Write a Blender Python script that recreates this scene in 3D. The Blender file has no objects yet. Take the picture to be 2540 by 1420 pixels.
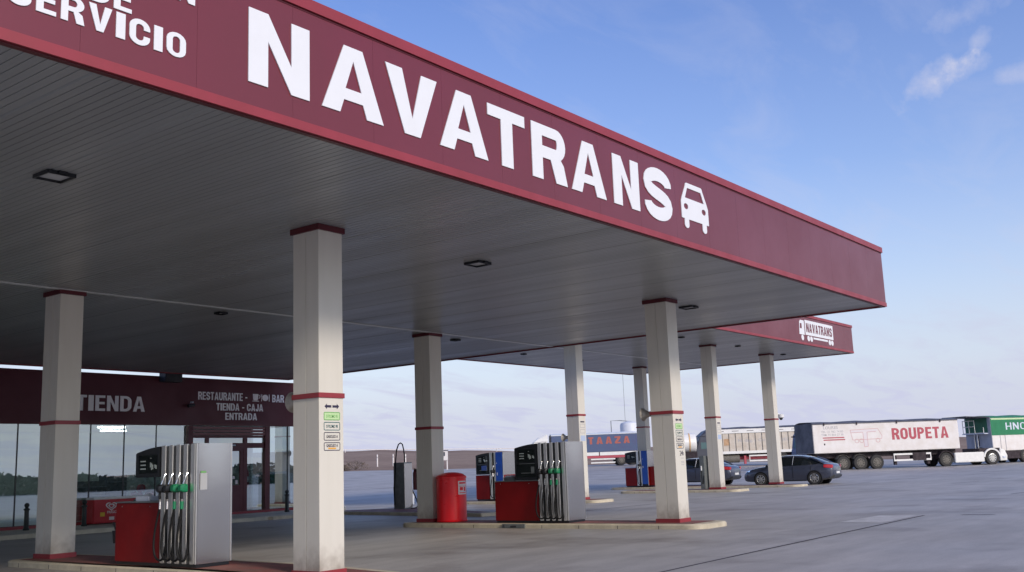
import bpy, bmesh, math, random
from mathutils import Vector, Matrix
from mathutils.geometry import tessellate_polygon
random.seed(4)
R = math.radians
scene = bpy.context.scene
COL = scene.collection

# ------------------------------------------------------------------ camera
cam_d = bpy.data.cameras.new("camera")
cam = bpy.data.objects.new("camera", cam_d); COL.objects.link(cam)
YAW, PITCH, ROLL, FPX, EYE = .654, .1746, -.0378, 2542.16, 1.3845
fw = Vector((math.cos(PITCH)*math.cos(YAW), math.cos(PITCH)*math.sin(YAW), math.sin(PITCH)))
r0 = Vector((math.sin(YAW), -math.cos(YAW), 0)); u0 = r0.cross(fw)
cr = math.cos(ROLL)*r0 + math.sin(ROLL)*u0; cu = -math.sin(ROLL)*r0 + math.cos(ROLL)*u0
cam.matrix_world = Matrix(((cr.x, cu.x, -fw.x, 0), (cr.y, cu.y, -fw.y, 0), (cr.z, cu.z, -fw.z, EYE), (0, 0, 0, 1)))
cam_d.sensor_width = 36; cam_d.lens = FPX/2540*36; cam_d.sensor_fit = 'HORIZONTAL'
cam_d.clip_start = .1; cam_d.clip_end = 12000
scene.camera = cam

# ------------------------------------------------------------------ sky, sun, exposure
SUN_EL = 27.0
SUN_AZ = (-.22, -.975)                       # direction towards the sun on the ground
world = bpy.data.worlds.new("World"); scene.world = world; world.use_nodes = True
wt = world.node_tree; wt.nodes.clear()
def N(t, kind, **kw):
    n = t.nodes.new(kind)
    for k, v in kw.items(): setattr(n, k, v)
    return n
def ramp(t, src, stops):
    n = N(t, 'ShaderNodeValToRGB')
    e = n.color_ramp.elements
    e[0].position, e[0].color = stops[0][0], stops[0][1]
    e[1].position, e[1].color = stops[-1][0], stops[-1][1]
    for p, c in stops[1:-1]:
        q = e.new(p); q.color = c
    t.links.new(src, n.inputs[0]); return n
def g1(v): return (v, v, v, 1)
wo = N(wt, 'ShaderNodeOutputWorld')
sky = N(wt, 'ShaderNodeTexSky', sky_type='NISHITA', sun_disc=False)
sky.sun_elevation = R(SUN_EL); sky.sun_rotation = math.atan2(SUN_AZ[0], SUN_AZ[1])
sky.air_density = 1.1; sky.dust_density = .6; sky.ozone_density = 1.5
bg1 = N(wt, 'ShaderNodeBackground'); bg1.inputs[1].default_value = .142
hs = N(wt, 'ShaderNodeHueSaturation'); hs.inputs['Saturation'].default_value = 1.28; hs.inputs['Hue'].default_value = .522; hs.inputs['Value'].default_value = 1.0
wt.links.new(sky.outputs[0], hs.inputs['Color']); wt.links.new(hs.outputs[0], bg1.inputs[0])
bg2 = N(wt, 'ShaderNodeBackground'); bg2.inputs[0].default_value = (.450, .465, .592, 1); bg2.inputs[1].default_value = 1.0
tc = N(wt, 'ShaderNodeTexCoord'); sp = N(wt, 'ShaderNodeSeparateXYZ'); wt.links.new(tc.outputs['Generated'], sp.inputs[0])
def M(t, op, a, b=None, c=None):
    n = N(t, 'ShaderNodeMath', operation=op)
    for i, v in enumerate((a, b, c)):
        if v is None: continue
        if isinstance(v, (int, float)): n.inputs[i].default_value = v
        else: t.links.new(v, n.inputs[i])
    return n.outputs[0]
hz = ramp(wt, sp.outputs[2], [(0, g1(.97)), (.05, g1(.90)), (.10, g1(.72)), (.165, g1(.45)), (.27, g1(.17)), (.43, g1(.07)), (1, g1(.03))])
# thin wisps of cloud on a high flat layer
inv = M(wt, 'DIVIDE', 1.0, M(wt, 'MAXIMUM', M(wt, 'ADD', sp.outputs[2], .12), .05))
cv = N(wt, 'ShaderNodeVectorMath', operation='SCALE'); wt.links.new(tc.outputs['Generated'], cv.inputs[0]); wt.links.new(inv, cv.inputs['Scale'])
mp = N(wt, 'ShaderNodeMapping'); mp.inputs['Rotation'].default_value = (0, 0, R(25)); mp.inputs['Scale'].default_value = (.8, 1.9, 1)
wt.links.new(cv.outputs[0], mp.inputs[0])
nz = N(wt, 'ShaderNodeTexNoise'); nz.inputs['Scale'].default_value = 2.4; nz.inputs['Detail'].default_value = 9; nz.inputs['Roughness'].default_value = .62
nz.inputs['Distortion'].default_value = .5
wt.links.new(mp.outputs[0], nz.inputs['Vector'])
wisp = ramp(wt, nz.outputs[0], [(.48, g1(0)), (.62, g1(.28)), (.85, g1(.65))])
nz2 = N(wt, 'ShaderNodeTexNoise'); nz2.inputs['Scale'].default_value = 30; nz2.inputs['Detail'].default_value = 8; nz2.inputs['Roughness'].default_value = .6
wt.links.new(tc.outputs['Generated'], nz2.inputs['Vector'])
def puff(u, v, size, gain, ang, asp):      # one small cloud standing in a given direction of the sky
    d = (fw + cr*((u-1270)/FPX) - cu*((v-710)/FPX)).normalized()
    rx = Vector((d.y, -d.x, 0)).normalized(); up = rx.cross(d)
    a = math.cos(ang)*rx + math.sin(ang)*up; b = -math.sin(ang)*rx + math.cos(ang)*up
    out = None
    for ax, s in ((a, size*asp), (b, size)):
        dt = N(wt, 'ShaderNodeVectorMath', operation='DOT_PRODUCT'); wt.links.new(tc.outputs['Generated'], dt.inputs[0]); dt.inputs[1].default_value = ax
        q = M(wt, 'POWER', M(wt, 'ABSOLUTE', M(wt, 'DIVIDE', dt.outputs['Value'], s)), 2.0)
        out = q if out is None else M(wt, 'ADD', out, q)
    df = N(wt, 'ShaderNodeVectorMath', operation='DOT_PRODUCT'); wt.links.new(tc.outputs['Generated'], df.inputs[0]); df.inputs[1].default_value = d
    base = M(wt, 'SUBTRACT', 1.0, out)
    base = M(wt, 'ADD', base, M(wt, 'MULTIPLY', M(wt, 'SUBTRACT', nz2.outputs[0], .5), 5.0))
    base = M(wt, 'MULTIPLY', base, M(wt, 'GREATER_THAN', df.outputs['Value'], .5))
    n = N(wt, 'ShaderNodeMath', operation='MULTIPLY', use_clamp=True); wt.links.new(base, n.inputs[0]); n.inputs[1].default_value = gain
    return n.outputs[0]
fac = M(wt, 'MAXIMUM', hz.outputs[0], M(wt, 'ADD', hz.outputs[0], M(wt, 'MULTIPLY', wisp.outputs[0], .36)))
for a in ((2310, 205, .015, .34, .45, 2.6), (2385, 170, .011, .28, .3, 2.0), (2430, 98, .008, .22, 1.0, 1.5), (2400, 25, .012, .2, .3, 3.5), (2525, 182, .009, .2, .2, 2.0)):
    fac = M(wt, 'ADD', fac, puff(*a))
fac = M(wt, 'MINIMUM', fac, 1.0)
ms = N(wt, 'ShaderNodeMixShader'); wt.links.new(fac, ms.inputs[0]); wt.links.new(bg1.outputs[0], ms.inputs[1]); wt.links.new(bg2.outputs[0], ms.inputs[2])
wt.links.new(ms.outputs[0], wo.inputs[0])

sl = bpy.data.lights.new("sun", 'SUN'); sl.energy = 1.85; sl.angle = R(11); sl.color = (1, .90, .78)
so = bpy.data.objects.new("sun", sl); COL.objects.link(so)
sd = Vector((SUN_AZ[0]*math.cos(R(SUN_EL)), SUN_AZ[1]*math.cos(R(SUN_EL)), math.sin(R(SUN_EL))))
so.rotation_euler = sd.to_track_quat('Z', 'Y').to_euler(); so.location = (0, -20, 40)

vs = scene.view_settings
vs.view_transform = 'Standard'; vs.look = 'None'; vs.exposure = 0.45; vs.gamma = 1.0; vs.use_curve_mapping = False
scene.render.engine = 'CYCLES'
scene.cycles.max_bounces = 8; scene.cycles.transparent_max_bounces = 12
scene.cycles.use_denoising = True

# ------------------------------------------------------------------ materials
def mat(name, col, rough=.5, metal=0.0, var=0.0, scale=3.0, bump=0.0, bscale=60.0, spec=.5, coat=0.0, crough=.08, dirt=None, stretch=None, emit=0.0):
    m = bpy.data.materials.new(name); m.use_nodes = True
    t = m.node_tree; b = t.nodes['Principled BSDF']
    b.inputs['Base Color'].default_value = (*col, 1); b.inputs['Roughness'].default_value = rough; b.inputs['Metallic'].default_value = metal
    b.inputs['Specular IOR Level'].default_value = spec; b.inputs['Coat Weight'].default_value = coat
    b.inputs['Coat Roughness'].default_value = crough
    geo = N(t, 'ShaderNodeTexCoord'); vec = geo.outputs['Object']
    if stretch:
        mpn = N(t, 'ShaderNodeMapping'); mpn.inputs['Scale'].default_value = stretch; t.links.new(vec, mpn.inputs[0]); vec = mpn.outputs[0]
    if var:
        n = N(t, 'ShaderNodeTexNoise'); n.inputs['Scale'].default_value = scale; n.inputs['Detail'].default_value = 7; n.inputs['Roughness'].default_value = .6
        t.links.new(vec, n.inputs['Vector'])
        c2 = dirt or tuple(max(0, x*(1-var)) for x in col)
        c1 = tuple(min(1, x*(1+var*.5)) for x in col) if not dirt else col
        rp = ramp(t, n.outputs[0], [(.32, (*c2, 1)), (.68, (*c1, 1))])
        t.links.new(rp.outputs[0], b.inputs['Base Color'])
        rr = ramp(t, n.outputs[0], [(.3, g1(min(1, rough*1.25))), (.7, g1(rough*.85))]); t.links.new(rr.outputs[0], b.inputs['Roughness'])
    if bump:
        n = N(t, 'ShaderNodeTexNoise'); n.inputs['Scale'].default_value = bscale; n.inputs['Detail'].default_value = 4
        t.links.new(vec, n.inputs['Vector'])
        bp = N(t, 'ShaderNodeBump'); bp.inputs['Strength'].default_value = bump; bp.inputs['Distance'].default_value = .01
        t.links.new(n.outputs[0], bp.inputs['Height']); t.links.new(bp.outputs[0], b.inputs['Normal'])
    if emit:
        b.inputs['Emission Color'].default_value = (*col, 1); b.inputs['Emission Strength'].default_value = emit
    return m
def splash(m, dirt, h):
    t = m.node_tree; b = t.nodes['Principled BSDF']; src = b.inputs['Base Color'].links[0].from_socket
    co = N(t, 'ShaderNodeTexCoord'); se = N(t, 'ShaderNodeSeparateXYZ'); t.links.new(co.outputs['Object'], se.inputs[0])
    n = N(t, 'ShaderNodeTexNoise'); n.inputs['Scale'].default_value = 7; n.inputs['Detail'].default_value = 8; t.links.new(co.outputs['Object'], n.inputs['Vector'])
    k = N(t, 'ShaderNodeMath', operation='SUBTRACT', use_clamp=True); k.inputs[0].default_value = 1; t.links.new(M(t, 'DIVIDE', se.outputs[2], h), k.inputs[1])
    r = ramp(t, M(t, 'MULTIPLY', M(t, 'POWER', k.outputs[0], 1.6), n.outputs[0]), [(.12, g1(0)), (.5, g1(.8))])
    x = N(t, 'ShaderNodeMix', data_type='RGBA'); t.links.new(r.outputs[0], x.inputs[0]); t.links.new(src, x.inputs[6]); x.inputs[7].default_value = (*dirt, 1)
    t.links.new(x.outputs[2], b.inputs['Base Color'])
def glass_mat(name, tint, refl, rough=0.0):
    m = bpy.data.materials.new(name); m.use_nodes = True
    t = m.node_tree; t.nodes.clear()
    o = N(t, 'ShaderNodeOutputMaterial'); a = N(t, 'ShaderNodeBsdfTransparent'); a.inputs[0].default_value = (*tint, 1)
    g = N(t, 'ShaderNodeBsdfGlossy'); g.inputs['Roughness'].default_value = rough
    g.inputs[0].default_value = (.86, .95, .93, 1)
    f = N(t, 'ShaderNodeFresnel'); f.inputs[0].default_value = 1.5
    mx = N(t, 'ShaderNodeMixShader')
    t.links.new(M(t, 'MINIMUM', M(t, 'ADD', f.outputs[0], refl), 1.0), mx.inputs[0]); t.links.new(a.outputs[0], mx.inputs[1]); t.links.new(g.outputs[0], mx.inputs[2])
    t.links.new(mx.outputs[0], o.inputs[0]); return m

MT = {}
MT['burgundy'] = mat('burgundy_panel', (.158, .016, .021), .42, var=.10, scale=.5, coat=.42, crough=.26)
MT['shaded_burgundy'] = mat('shop_wall_shaded_burgundy', (.10, .014, .024), .5, var=.12, scale=1.2)  # same burgundy as the fascia, darkened to paint in shade under the canopy
MT['red_trim'] = mat('red_trim', (.285, .034, .042), .40, var=.12, scale=2)
MT['dark_red'] = mat('dark_red_trim', (.10, .010, .016), .42, var=.15, scale=3)
MT['cream'] = mat('cream_column_paint', (.68, .645, .57), .45, var=.09, scale=2.2, dirt=(.645, .61, .535), bump=.03, bscale=25, stretch=(2.5, 2.5, .35))
splash(MT['cream'], (.30, .26, .21), .75)
MT['white'] = mat('white_vinyl', (.77, .775, .785), .45, var=.03)
MT['grey_letter'] = mat('pale_grey_letters', (.95, .93, .93), .4)
MT['ceiling'] = mat('ceiling_slats', (.37, .38, .375), .32, metal=.25, var=.16, scale=1.6, stretch=(1, .03, 1))
MT['lens'] = mat('frosted_lens', (.50, .51, .52), .2)
MT['pale_strip'] = mat('pale_gutter', (.72, .74, .74), .4)
MT['steel'] = mat('brushed_steel', (.82, .79, .74), .28, metal=1.0)
MT['steel_side'] = mat('satin_steel', (.64, .60, .545), .22, metal=1.0, bump=.25, bscale=2.2)
MT['chrome'] = mat('chrome', (.8, .8, .8), .15, metal=1.0)
MT['pump_red'] = mat('pump_red_panel', (.20, .003, .004), .42, var=.12, scale=2.5, spec=.3)
MT['black'] = mat('black_plastic', (.012, .013, .016), .32, var=.2, scale=5)
MT['rubber'] = mat('black_rubber', (.010, .010, .011), .6, spec=.2)
MT['tyre'] = mat('tyre_rubber', (.022, .022, .023), .8, var=.4, scale=8, dirt=(.05, .046, .04))
MT['green'] = mat('green_plastic', (.006, .20, .085), .4)
MT['blue_panel'] = mat('blue_panel', (.015, .085, .42), .4, var=.15, scale=4)
MT['kerb'] = mat('cream_kerb', (.64, .565, .42), .7, var=.30, scale=3, dirt=(.44, .385, .28), bump=.2)
MT['island_red'] = mat('red_island_paint', (.24, .060, .050), .7, var=.4, scale=3.5, dirt=(.16, .085, .07), bump=.1)
MT['drum_red'] = mat('extinguisher_red', (.86, .010, .018), .30, var=.05, scale=3)
MT['label'] = mat('pale_label', (.72, .66, .66), .5)
MT['ink'] = mat('dark_ink', (.03, .025, .06), .6)
MT['sign_green'] = mat('green_ink', (.16, .42, .12), .6)
MT['sign_lgreen'] = mat('light_green_sticker', (.50, .70, .36), .6)
MT['sign_teal'] = mat('teal_ink', (.03, .12, .13), .6)
MT['sign_orange'] = mat('orange_ink', (.75, .36, .05), .6)
MT['faded_orange'] = mat('faded_orange', (.55, .34, .19), .6, var=.3, scale=5)
MT['soft_orange'] = mat('soft_orange_band', (.80, .50, .22), .5)
MT['paper'] = mat('paper', (.62, .66, .74), .7)
MT['notice'] = mat('grey_paper', (.42, .43, .45), .7)
MT['grey_metal'] = mat('grey_metal', (.22, .24, .24), .45, metal=.5, var=.2, scale=5)
MT['dark_metal'] = mat('dark_metal', (.05, .05, .055), .5, metal=.4, var=.3)
MT['screen'] = mat('screen_digits', (.50, .56, .52), .4)
MT['screen_blue'] = mat('blue_screen', (.05, .10, .32), .2)
MT['shop_glass'] = glass_mat('shop_glass', (.68, .80, .77), .42)
MT['far_glass'] = glass_mat('side_glass', (.78, .84, .86), .10)
MT['interior'] = mat('interior_wall', (.60, .67, .63), .7, var=.1, scale=1)
MT['interior_floor'] = mat('interior_floor', (.40, .41, .40), .4, var=.1)
MT['shelf'] = mat('dark_shelving', (.05, .06, .07), .6, var=.6, scale=9, dirt=(.16, .15, .14))
MT['lamp'] = mat('lit_tube', (.9, .95, 1), .5, emit=14.0)
MT['freezer_red'] = mat('freezer_red', (.50, .018, .028), .45, var=.08)
MT['freezer_white'] = mat('freezer_white', (.75, .76, .76), .4)
MT['yellow'] = mat('yellow_sticker', (.70, .50, .04), .5)
MT['bollard'] = mat('cast_iron_paint', (.012, .02, .02), .45)
MT['bin_green'] = mat('green_bin_plastic', (.015, .12, .07), .5)
MT['car_paint'] = mat('dark_blue_grey_paint', (.060, .068, .100), .30, metal=.35, var=.04, coat=.8)
MT['car_paint2'] = mat('blue_grey_paint', (.075, .085, .125), .32, metal=.35, var=.04, coat=.8)
MT['car_glass'] = mat('dark_car_glass', (.008, .011, .013), .05, spec=.6)
MT['tail_red'] = mat('red_lamp', (.55, .018, .03), .2, coat=.6)
MT['alloy'] = mat('alloy_rim', (.50, .50, .49), .3, metal=.8)
MT['plate'] = mat('number_plate', (.75, .75, .73), .5)
MT['trailer_white'] = mat('trailer_white_paint', (.80, .76, .73), .42, var=.10, scale=1.4, dirt=(.70, .64, .58))
MT['trailer_cream'] = mat('trailer_cream_paint', (.66, .59, .50), .5, var=.16, scale=2.5, dirt=(.52, .44, .35))
MT['truck_white'] = mat('truck_white', (.82, .80, .75), .38, var=.08, scale=3)
MT['tarp'] = mat('dark_blue_tarp', (.095, .096, .115), .6, var=.3, scale=1.5, bump=.25, bscale=4)
MT['tarp_blue'] = mat('blue_trailer_side', (.070, .115, .205), .55, var=.22, scale=.9, dirt=(.085, .095, .19))
MT['tarp_green'] = mat('green_trailer_side', (.018, .20, .082), .5, var=.15, scale=1.5)
MT['chassis'] = mat('truck_chassis', (.035, .022, .026), .7, var=.5, scale=4)
MT['mud'] = mat('dusty_rim', (.16, .145, .12), .7, var=.4, scale=9)
MT['faded_red'] = mat('faded_red_lettering', (.46, .075, .10), .5, var=.12, scale=5)
MT['pale_red'] = mat('pale_red_lines', (.62, .34, .34), .5)
MT['pale_grey'] = mat('pale_grey_lines', (.45, .43, .43), .5)
MT['orange_red'] = mat('orange_red_lettering', (.42, .115, .085), .6)
MT['cab_grey'] = mat('blue_grey_cab', (.12, .15, .24), .4, var=.1)
MT['end_grey'] = mat('grey_end_wall', (.36, .38, .45), .5, var=.15, scale=2)
MT['cab_dark'] = mat('dark_grey_cab', (.06, .065, .085), .45, var=.2, scale=2)
MT['windscreen'] = mat('truck_windscreen', (.10, .17, .17), .1)
MT['silo'] = mat('silo_white', (.70, .72, .76), .5, var=.06)
MT['bush'] = mat('dry_bush', (.15, .115, .088), .9)
MT['trees'] = mat('dark_tree_foliage', (.045, .052, .04), .9)
MT['post'] = mat('white_post', (.75, .70, .66), .6)

def ground_mat():
    m = mat('forecourt_concrete', (.3, .3, .32), .6)
    t = m.node_tree; b = t.nodes['Principled BSDF']; b.inputs['Specular IOR Level'].default_value = .55
    geo = N(t, 'ShaderNodeNewGeometry')
    def noise(s, d=6, st=None, rg=.6):
        n = N(t, 'ShaderNodeTexNoise'); n.inputs['Scale'].default_value = s; n.inputs['Detail'].default_value = d; n.inputs['Roughness'].default_value = rg
        if st:
            mpn = N(t, 'ShaderNodeMapping'); mpn.inputs['Scale'].default_value = st; mpn.inputs['Rotation'].default_value = (0, 0, .3)
            t.links.new(geo.outputs['Position'], mpn.inputs[0]); t.links.new(mpn.outputs[0], n.inputs['Vector'])
        else: t.links.new(geo.outputs['Position'], n.inputs['Vector'])
        return n.outputs[0]
    def mix(a, bb, f, mode='MIX'):
        n = N(t, 'ShaderNodeMix', data_type='RGBA', blend_type=mode)
        for i, v in ((6, a), (7, bb)):
            if isinstance(v, tuple): n.inputs[i].default_value = v
            else: t.links.new(v, n.inputs[i])
        if isinstance(f, float): n.inputs[0].default_value = f
        else: t.links.new(f, n.inputs[0])
        return n.outputs[2]
    big = ramp(t, noise(.16, 5, (1, 2.2, 1)), [(.35, (.360, .335, .308, 1)), (.65, (.425, .397, .366, 1))])
    st = ramp(t, noise(.55, 6, (.35, 2.6, 1)), [(.38, g1(.88)), (.66, g1(1.05))])
    fine = ramp(t, noise(1.7, 8, (.5, 1.6, 1), .7), [(.35, g1(.90)), (.6, g1(1.03))])
    grain = ramp(t, noise(38, 3), [(.3, g1(.90)), (.7, g1(1.08))])
    c = mix(big.outputs[0], st.outputs[0], 1.0, 'MULTIPLY'); c = mix(c, grain.outputs[0], 1.0, 'MULTIPLY'); c = mix(c, fine.outputs[0], 1.0, 'MULTIPLY')
    oil = ramp(t, noise(.42, 7, (1, .8, 1)), [(.52, g1(0)), (.72, g1(.8))])     # brown oil and tyre stains
    c = mix(c, (.17, .145, .125, 1), oil.outputs[0])
    spots = ramp(t, noise(2.6, 3), [(.70, g1(0)), (.78, g1(.55))])
    c = mix(c, (.13, .125, .13, 1), spots.outputs[0])
    t.links.new(c, b.inputs['Base Color'])
    rg = ramp(t, noise(.3, 5), [(.3, g1(.50)), (.7, g1(.66))]); t.links.new(rg.outputs[0], b.inputs['Roughness'])
    bp = N(t, 'ShaderNodeBump'); bp.inputs['Strength'].default_value = .25; bp.inputs['Distance'].default_value = .01
    t.links.new(noise(22, 5), bp.inputs['Height']); t.links.new(bp.outputs[0], b.inputs['Normal'])
    return m
def field_mat():
    m = mat('dry_ploughed_field', (.2, .15, .11), .95, spec=.1)
    t = m.node_tree; b = t.nodes['Principled BSDF']
    geo = N(t, 'ShaderNodeNewGeometry')
    def noise(s, st):
        n = N(t, 'ShaderNodeTexNoise'); n.inputs['Scale'].default_value = s; n.inputs['Detail'].default_value = 8; n.inputs['Roughness'].default_value = .65
        mpn = N(t, 'ShaderNodeMapping'); mpn.inputs['Scale'].default_value = st
        t.links.new(geo.outputs['Position'], mpn.inputs[0]); t.links.new(mpn.outputs[0], n.inputs['Vector']); return n.outputs[0]
    a = ramp(t, noise(.03, (1, 1, 9)), [(.3, (.22, .145, .110, 1)), (.5, (.30, .215, .160, 1)), (.7, (.36, .265, .20, 1))])
    g = ramp(t, noise(.8, (1, 1, 1)), [(.3, g1(.78)), (.7, g1(1.15))])
    n = N(t, 'ShaderNodeMix', data_type='RGBA', blend_type='MULTIPLY'); n.inputs[0].default_value = 1
    t.links.new(a.outputs[0], n.inputs[6]); t.links.new(g.outputs[0], n.inputs[7]); t.links.new(n.outputs[2], b.inputs['Base Color'])
    return m
MT['concrete'] = ground_mat(); MT['field'] = field_mat()

# ------------------------------------------------------------------ mesh helpers
class MB:
    def __init__(s): s.bm = bmesh.new()
    def f(s, pts):
        try: return s.bm.faces.new([s.bm.verts.new(p) for p in pts])
        except ValueError: return None
    def box(s, x0, x1, y0, y1, z0, z1):
        v = [s.bm.verts.new(p) for p in ((x0,y0,z0),(x1,y0,z0),(x1,y1,z0),(x0,y1,z0),(x0,y0,z1),(x1,y0,z1),(x1,y1,z1),(x0,y1,z1))]
        for q in ((0,3,2,1),(4,5,6,7),(0,1,5,4),(1,2,6,5),(2,3,7,6),(3,0,4,7)): s.bm.faces.new([v[i] for i in q])
        return s
    def prism(s, pts, vec):
        vec = Vector(vec); a = [s.bm.verts.new(p) for p in pts]; b = [s.bm.verts.new(Vector(p)+vec) for p in pts]
        n = len(a); s.bm.faces.new(a[::-1]); s.bm.faces.new(b)
        for i in range(n): s.bm.faces.new((a[i], a[(i+1) % n], b[(i+1) % n], b[i]))
        return s
    def loft(s, rings, closed=True, caps=True):
        vs = [[s.bm.verts.new(p) for p in r] for r in rings]
        n = len(vs[0])
        for i in range(len(vs)-1):
            for j in range(n if closed else n-1):
                k = (j+1) % n
                s.bm.faces.new((vs[i][j], vs[i][k], vs[i+1][k], vs[i+1][j]))
        if caps and closed:
            s.bm.faces.new(vs[0][::-1]); s.bm.faces.new(vs[-1])
        return s
    def cyl(s, p0, p1, r0, r1=None, n=20, caps=True):
        r1 = r0 if r1 is None else r1
        p0, p1 = Vector(p0), Vector(p1); d = (p1-p0).normalized()
        a = d.orthogonal().normalized(); b = d.cross(a)
        rg = [[p + (a*math.cos(2*math.pi*i/n) + b*math.sin(2*math.pi*i/n))*r for i in range(n)] for p, r in ((p0, r0), (p1, r1))]
        return s.loft(rg, True, caps)
    def tube(s, pts, r, n=8):
        pts = [Vector(p) for p in pts]; rings = []; prev = None
        for i, p in enumerate(pts):
            d = (pts[min(i+1, len(pts)-1)] - pts[max(i-1, 0)]).normalized()
            a = d.orthogonal().normalized() if prev is None else (prev - d*prev.dot(d)).normalized()
            prev = a; b = d.cross(a)
            rings.append([p + (a*math.cos(2*math.pi*k/n) + b*math.sin(2*math.pi*k/n))*r for k in range(n)])
        return s.loft(rings)
    def lathe(s, prof, c=(0, 0, 0), n=28):
        rings = [[(c[0]+r*math.cos(2*math.pi*k/n), c[1]+r*math.sin(2*math.pi*k/n), c[2]+z) for k in range(n)] for r, z in prof]
        return s.loft(rings)
    def ball(s, c, r, sz=1.0):
        return s.lathe([(r*math.sin(a)+1e-4, -r*sz*math.cos(a)) for a in [math.pi*i/8 for i in range(9)]], c, 16)
    def build(s, name, m, parent=None, bevel=0.0, smooth=False, world=True, seg=2):
        bm = s.bm
        bmesh.ops.remove_doubles(bm, verts=bm.verts, dist=1e-5)
        bmesh.ops.recalc_face_normals(bm, faces=bm.faces)
        if bevel:
            ed = [e for e in bm.edges if len(e.link_faces) == 2 and e.calc_face_angle(0) > .5]
            if ed: bmesh.ops.bevel(bm, geom=ed, offset=bevel, segments=seg, affect='EDGES', clamp_overlap=True)
        me = bpy.data.meshes.new(name); bm.to_mesh(me); bm.free()
        me.materials.append(MT[m] if isinstance(m, str) else m)
        if smooth:
            for p in me.polygons: p.use_smooth = True
            me.set_sharp_from_angle(angle=R(38))
        o = bpy.data.objects.new(name, me); COL.objects.link(o)
        if parent is not None:
            o.parent = parent
            if world:
                root = parent; off = Vector((0, 0, 0))
                while root is not None: off += root.location; root = root.parent
                me.transform(Matrix.Translation(-off))
        return o
def base(o, x, y, z):                       # set a one-mesh thing's origin at its base
    o.data.transform(Matrix.Translation((-x, -y, -z))); o.location = (x, y, z); return o
def tag(o, label, cat, group=None):
    o['label'] = label; o['category'] = cat
    if group: o['group'] = group
    return o
def thing(name, label, cat, loc=(0, 0, 0), rotz=0.0, group=None):
    o = bpy.data.objects.new(name, None); COL.objects.link(o); o.location = loc; o.rotation_euler = (0, 0, rotz)
    o.empty_display_size = .3
    return tag(o, label, cat, group)
def struct(o): o['kind'] = 'structure'; return o
def copy_tree(o, parent=None):
    c = o.copy(); COL.objects.link(c)
    if parent is not None: c.parent = parent; c.matrix_parent_inverse = o.matrix_parent_inverse
    for ch in list(o.children): copy_tree(ch, c)
    return c

# ------------------------------------------------------------------ lettering: bold condensed outlines drawn here
def arc(cx, cy, rx, ry, a0, a1, n=8):
    return [(cx+rx*math.cos(R(a0+(a1-a0)*i/n)), cy+ry*math.sin(R(a0+(a1-a0)*i/n))) for i in range(n+1)]
def ribbon(p, t):
    L, Rr = [], []
    for i in range(len(p)):
        a = Vector(p[max(i-1, 0)]); b = Vector(p[i]); c = Vector(p[min(i+1, len(p)-1)])
        d1 = (b-a).normalized() if i > 0 else (c-b).normalized(); d2 = (c-b).normalized() if i < len(p)-1 else d1
        d = (d1+d2).normalized(); nn = Vector((-d.y, d.x)); k = 1/max(.5, nn.dot(Vector((-d1.y, d1.x))))
        L.append(tuple(b+nn*t/2*k)); Rr.append(tuple(b-nn*t/2*k))
    return L + Rr[::-1]
def ring(w, y0, y1, t, ty, q=.3):
    rx, ry = w/2, min(q, (y1-y0)/2)
    o = arc(w/2, y1-ry, rx, ry, 0, 180) + arc(w/2, y0+ry, rx, ry, 180, 360)
    i = arc(w/2, y1-ry, rx-t, max(.02, ry-ty), 0, 180) + arc(w/2, y0+ry, rx-t, max(.02, ry-ty), 180, 360)
    return [o, i]
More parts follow.
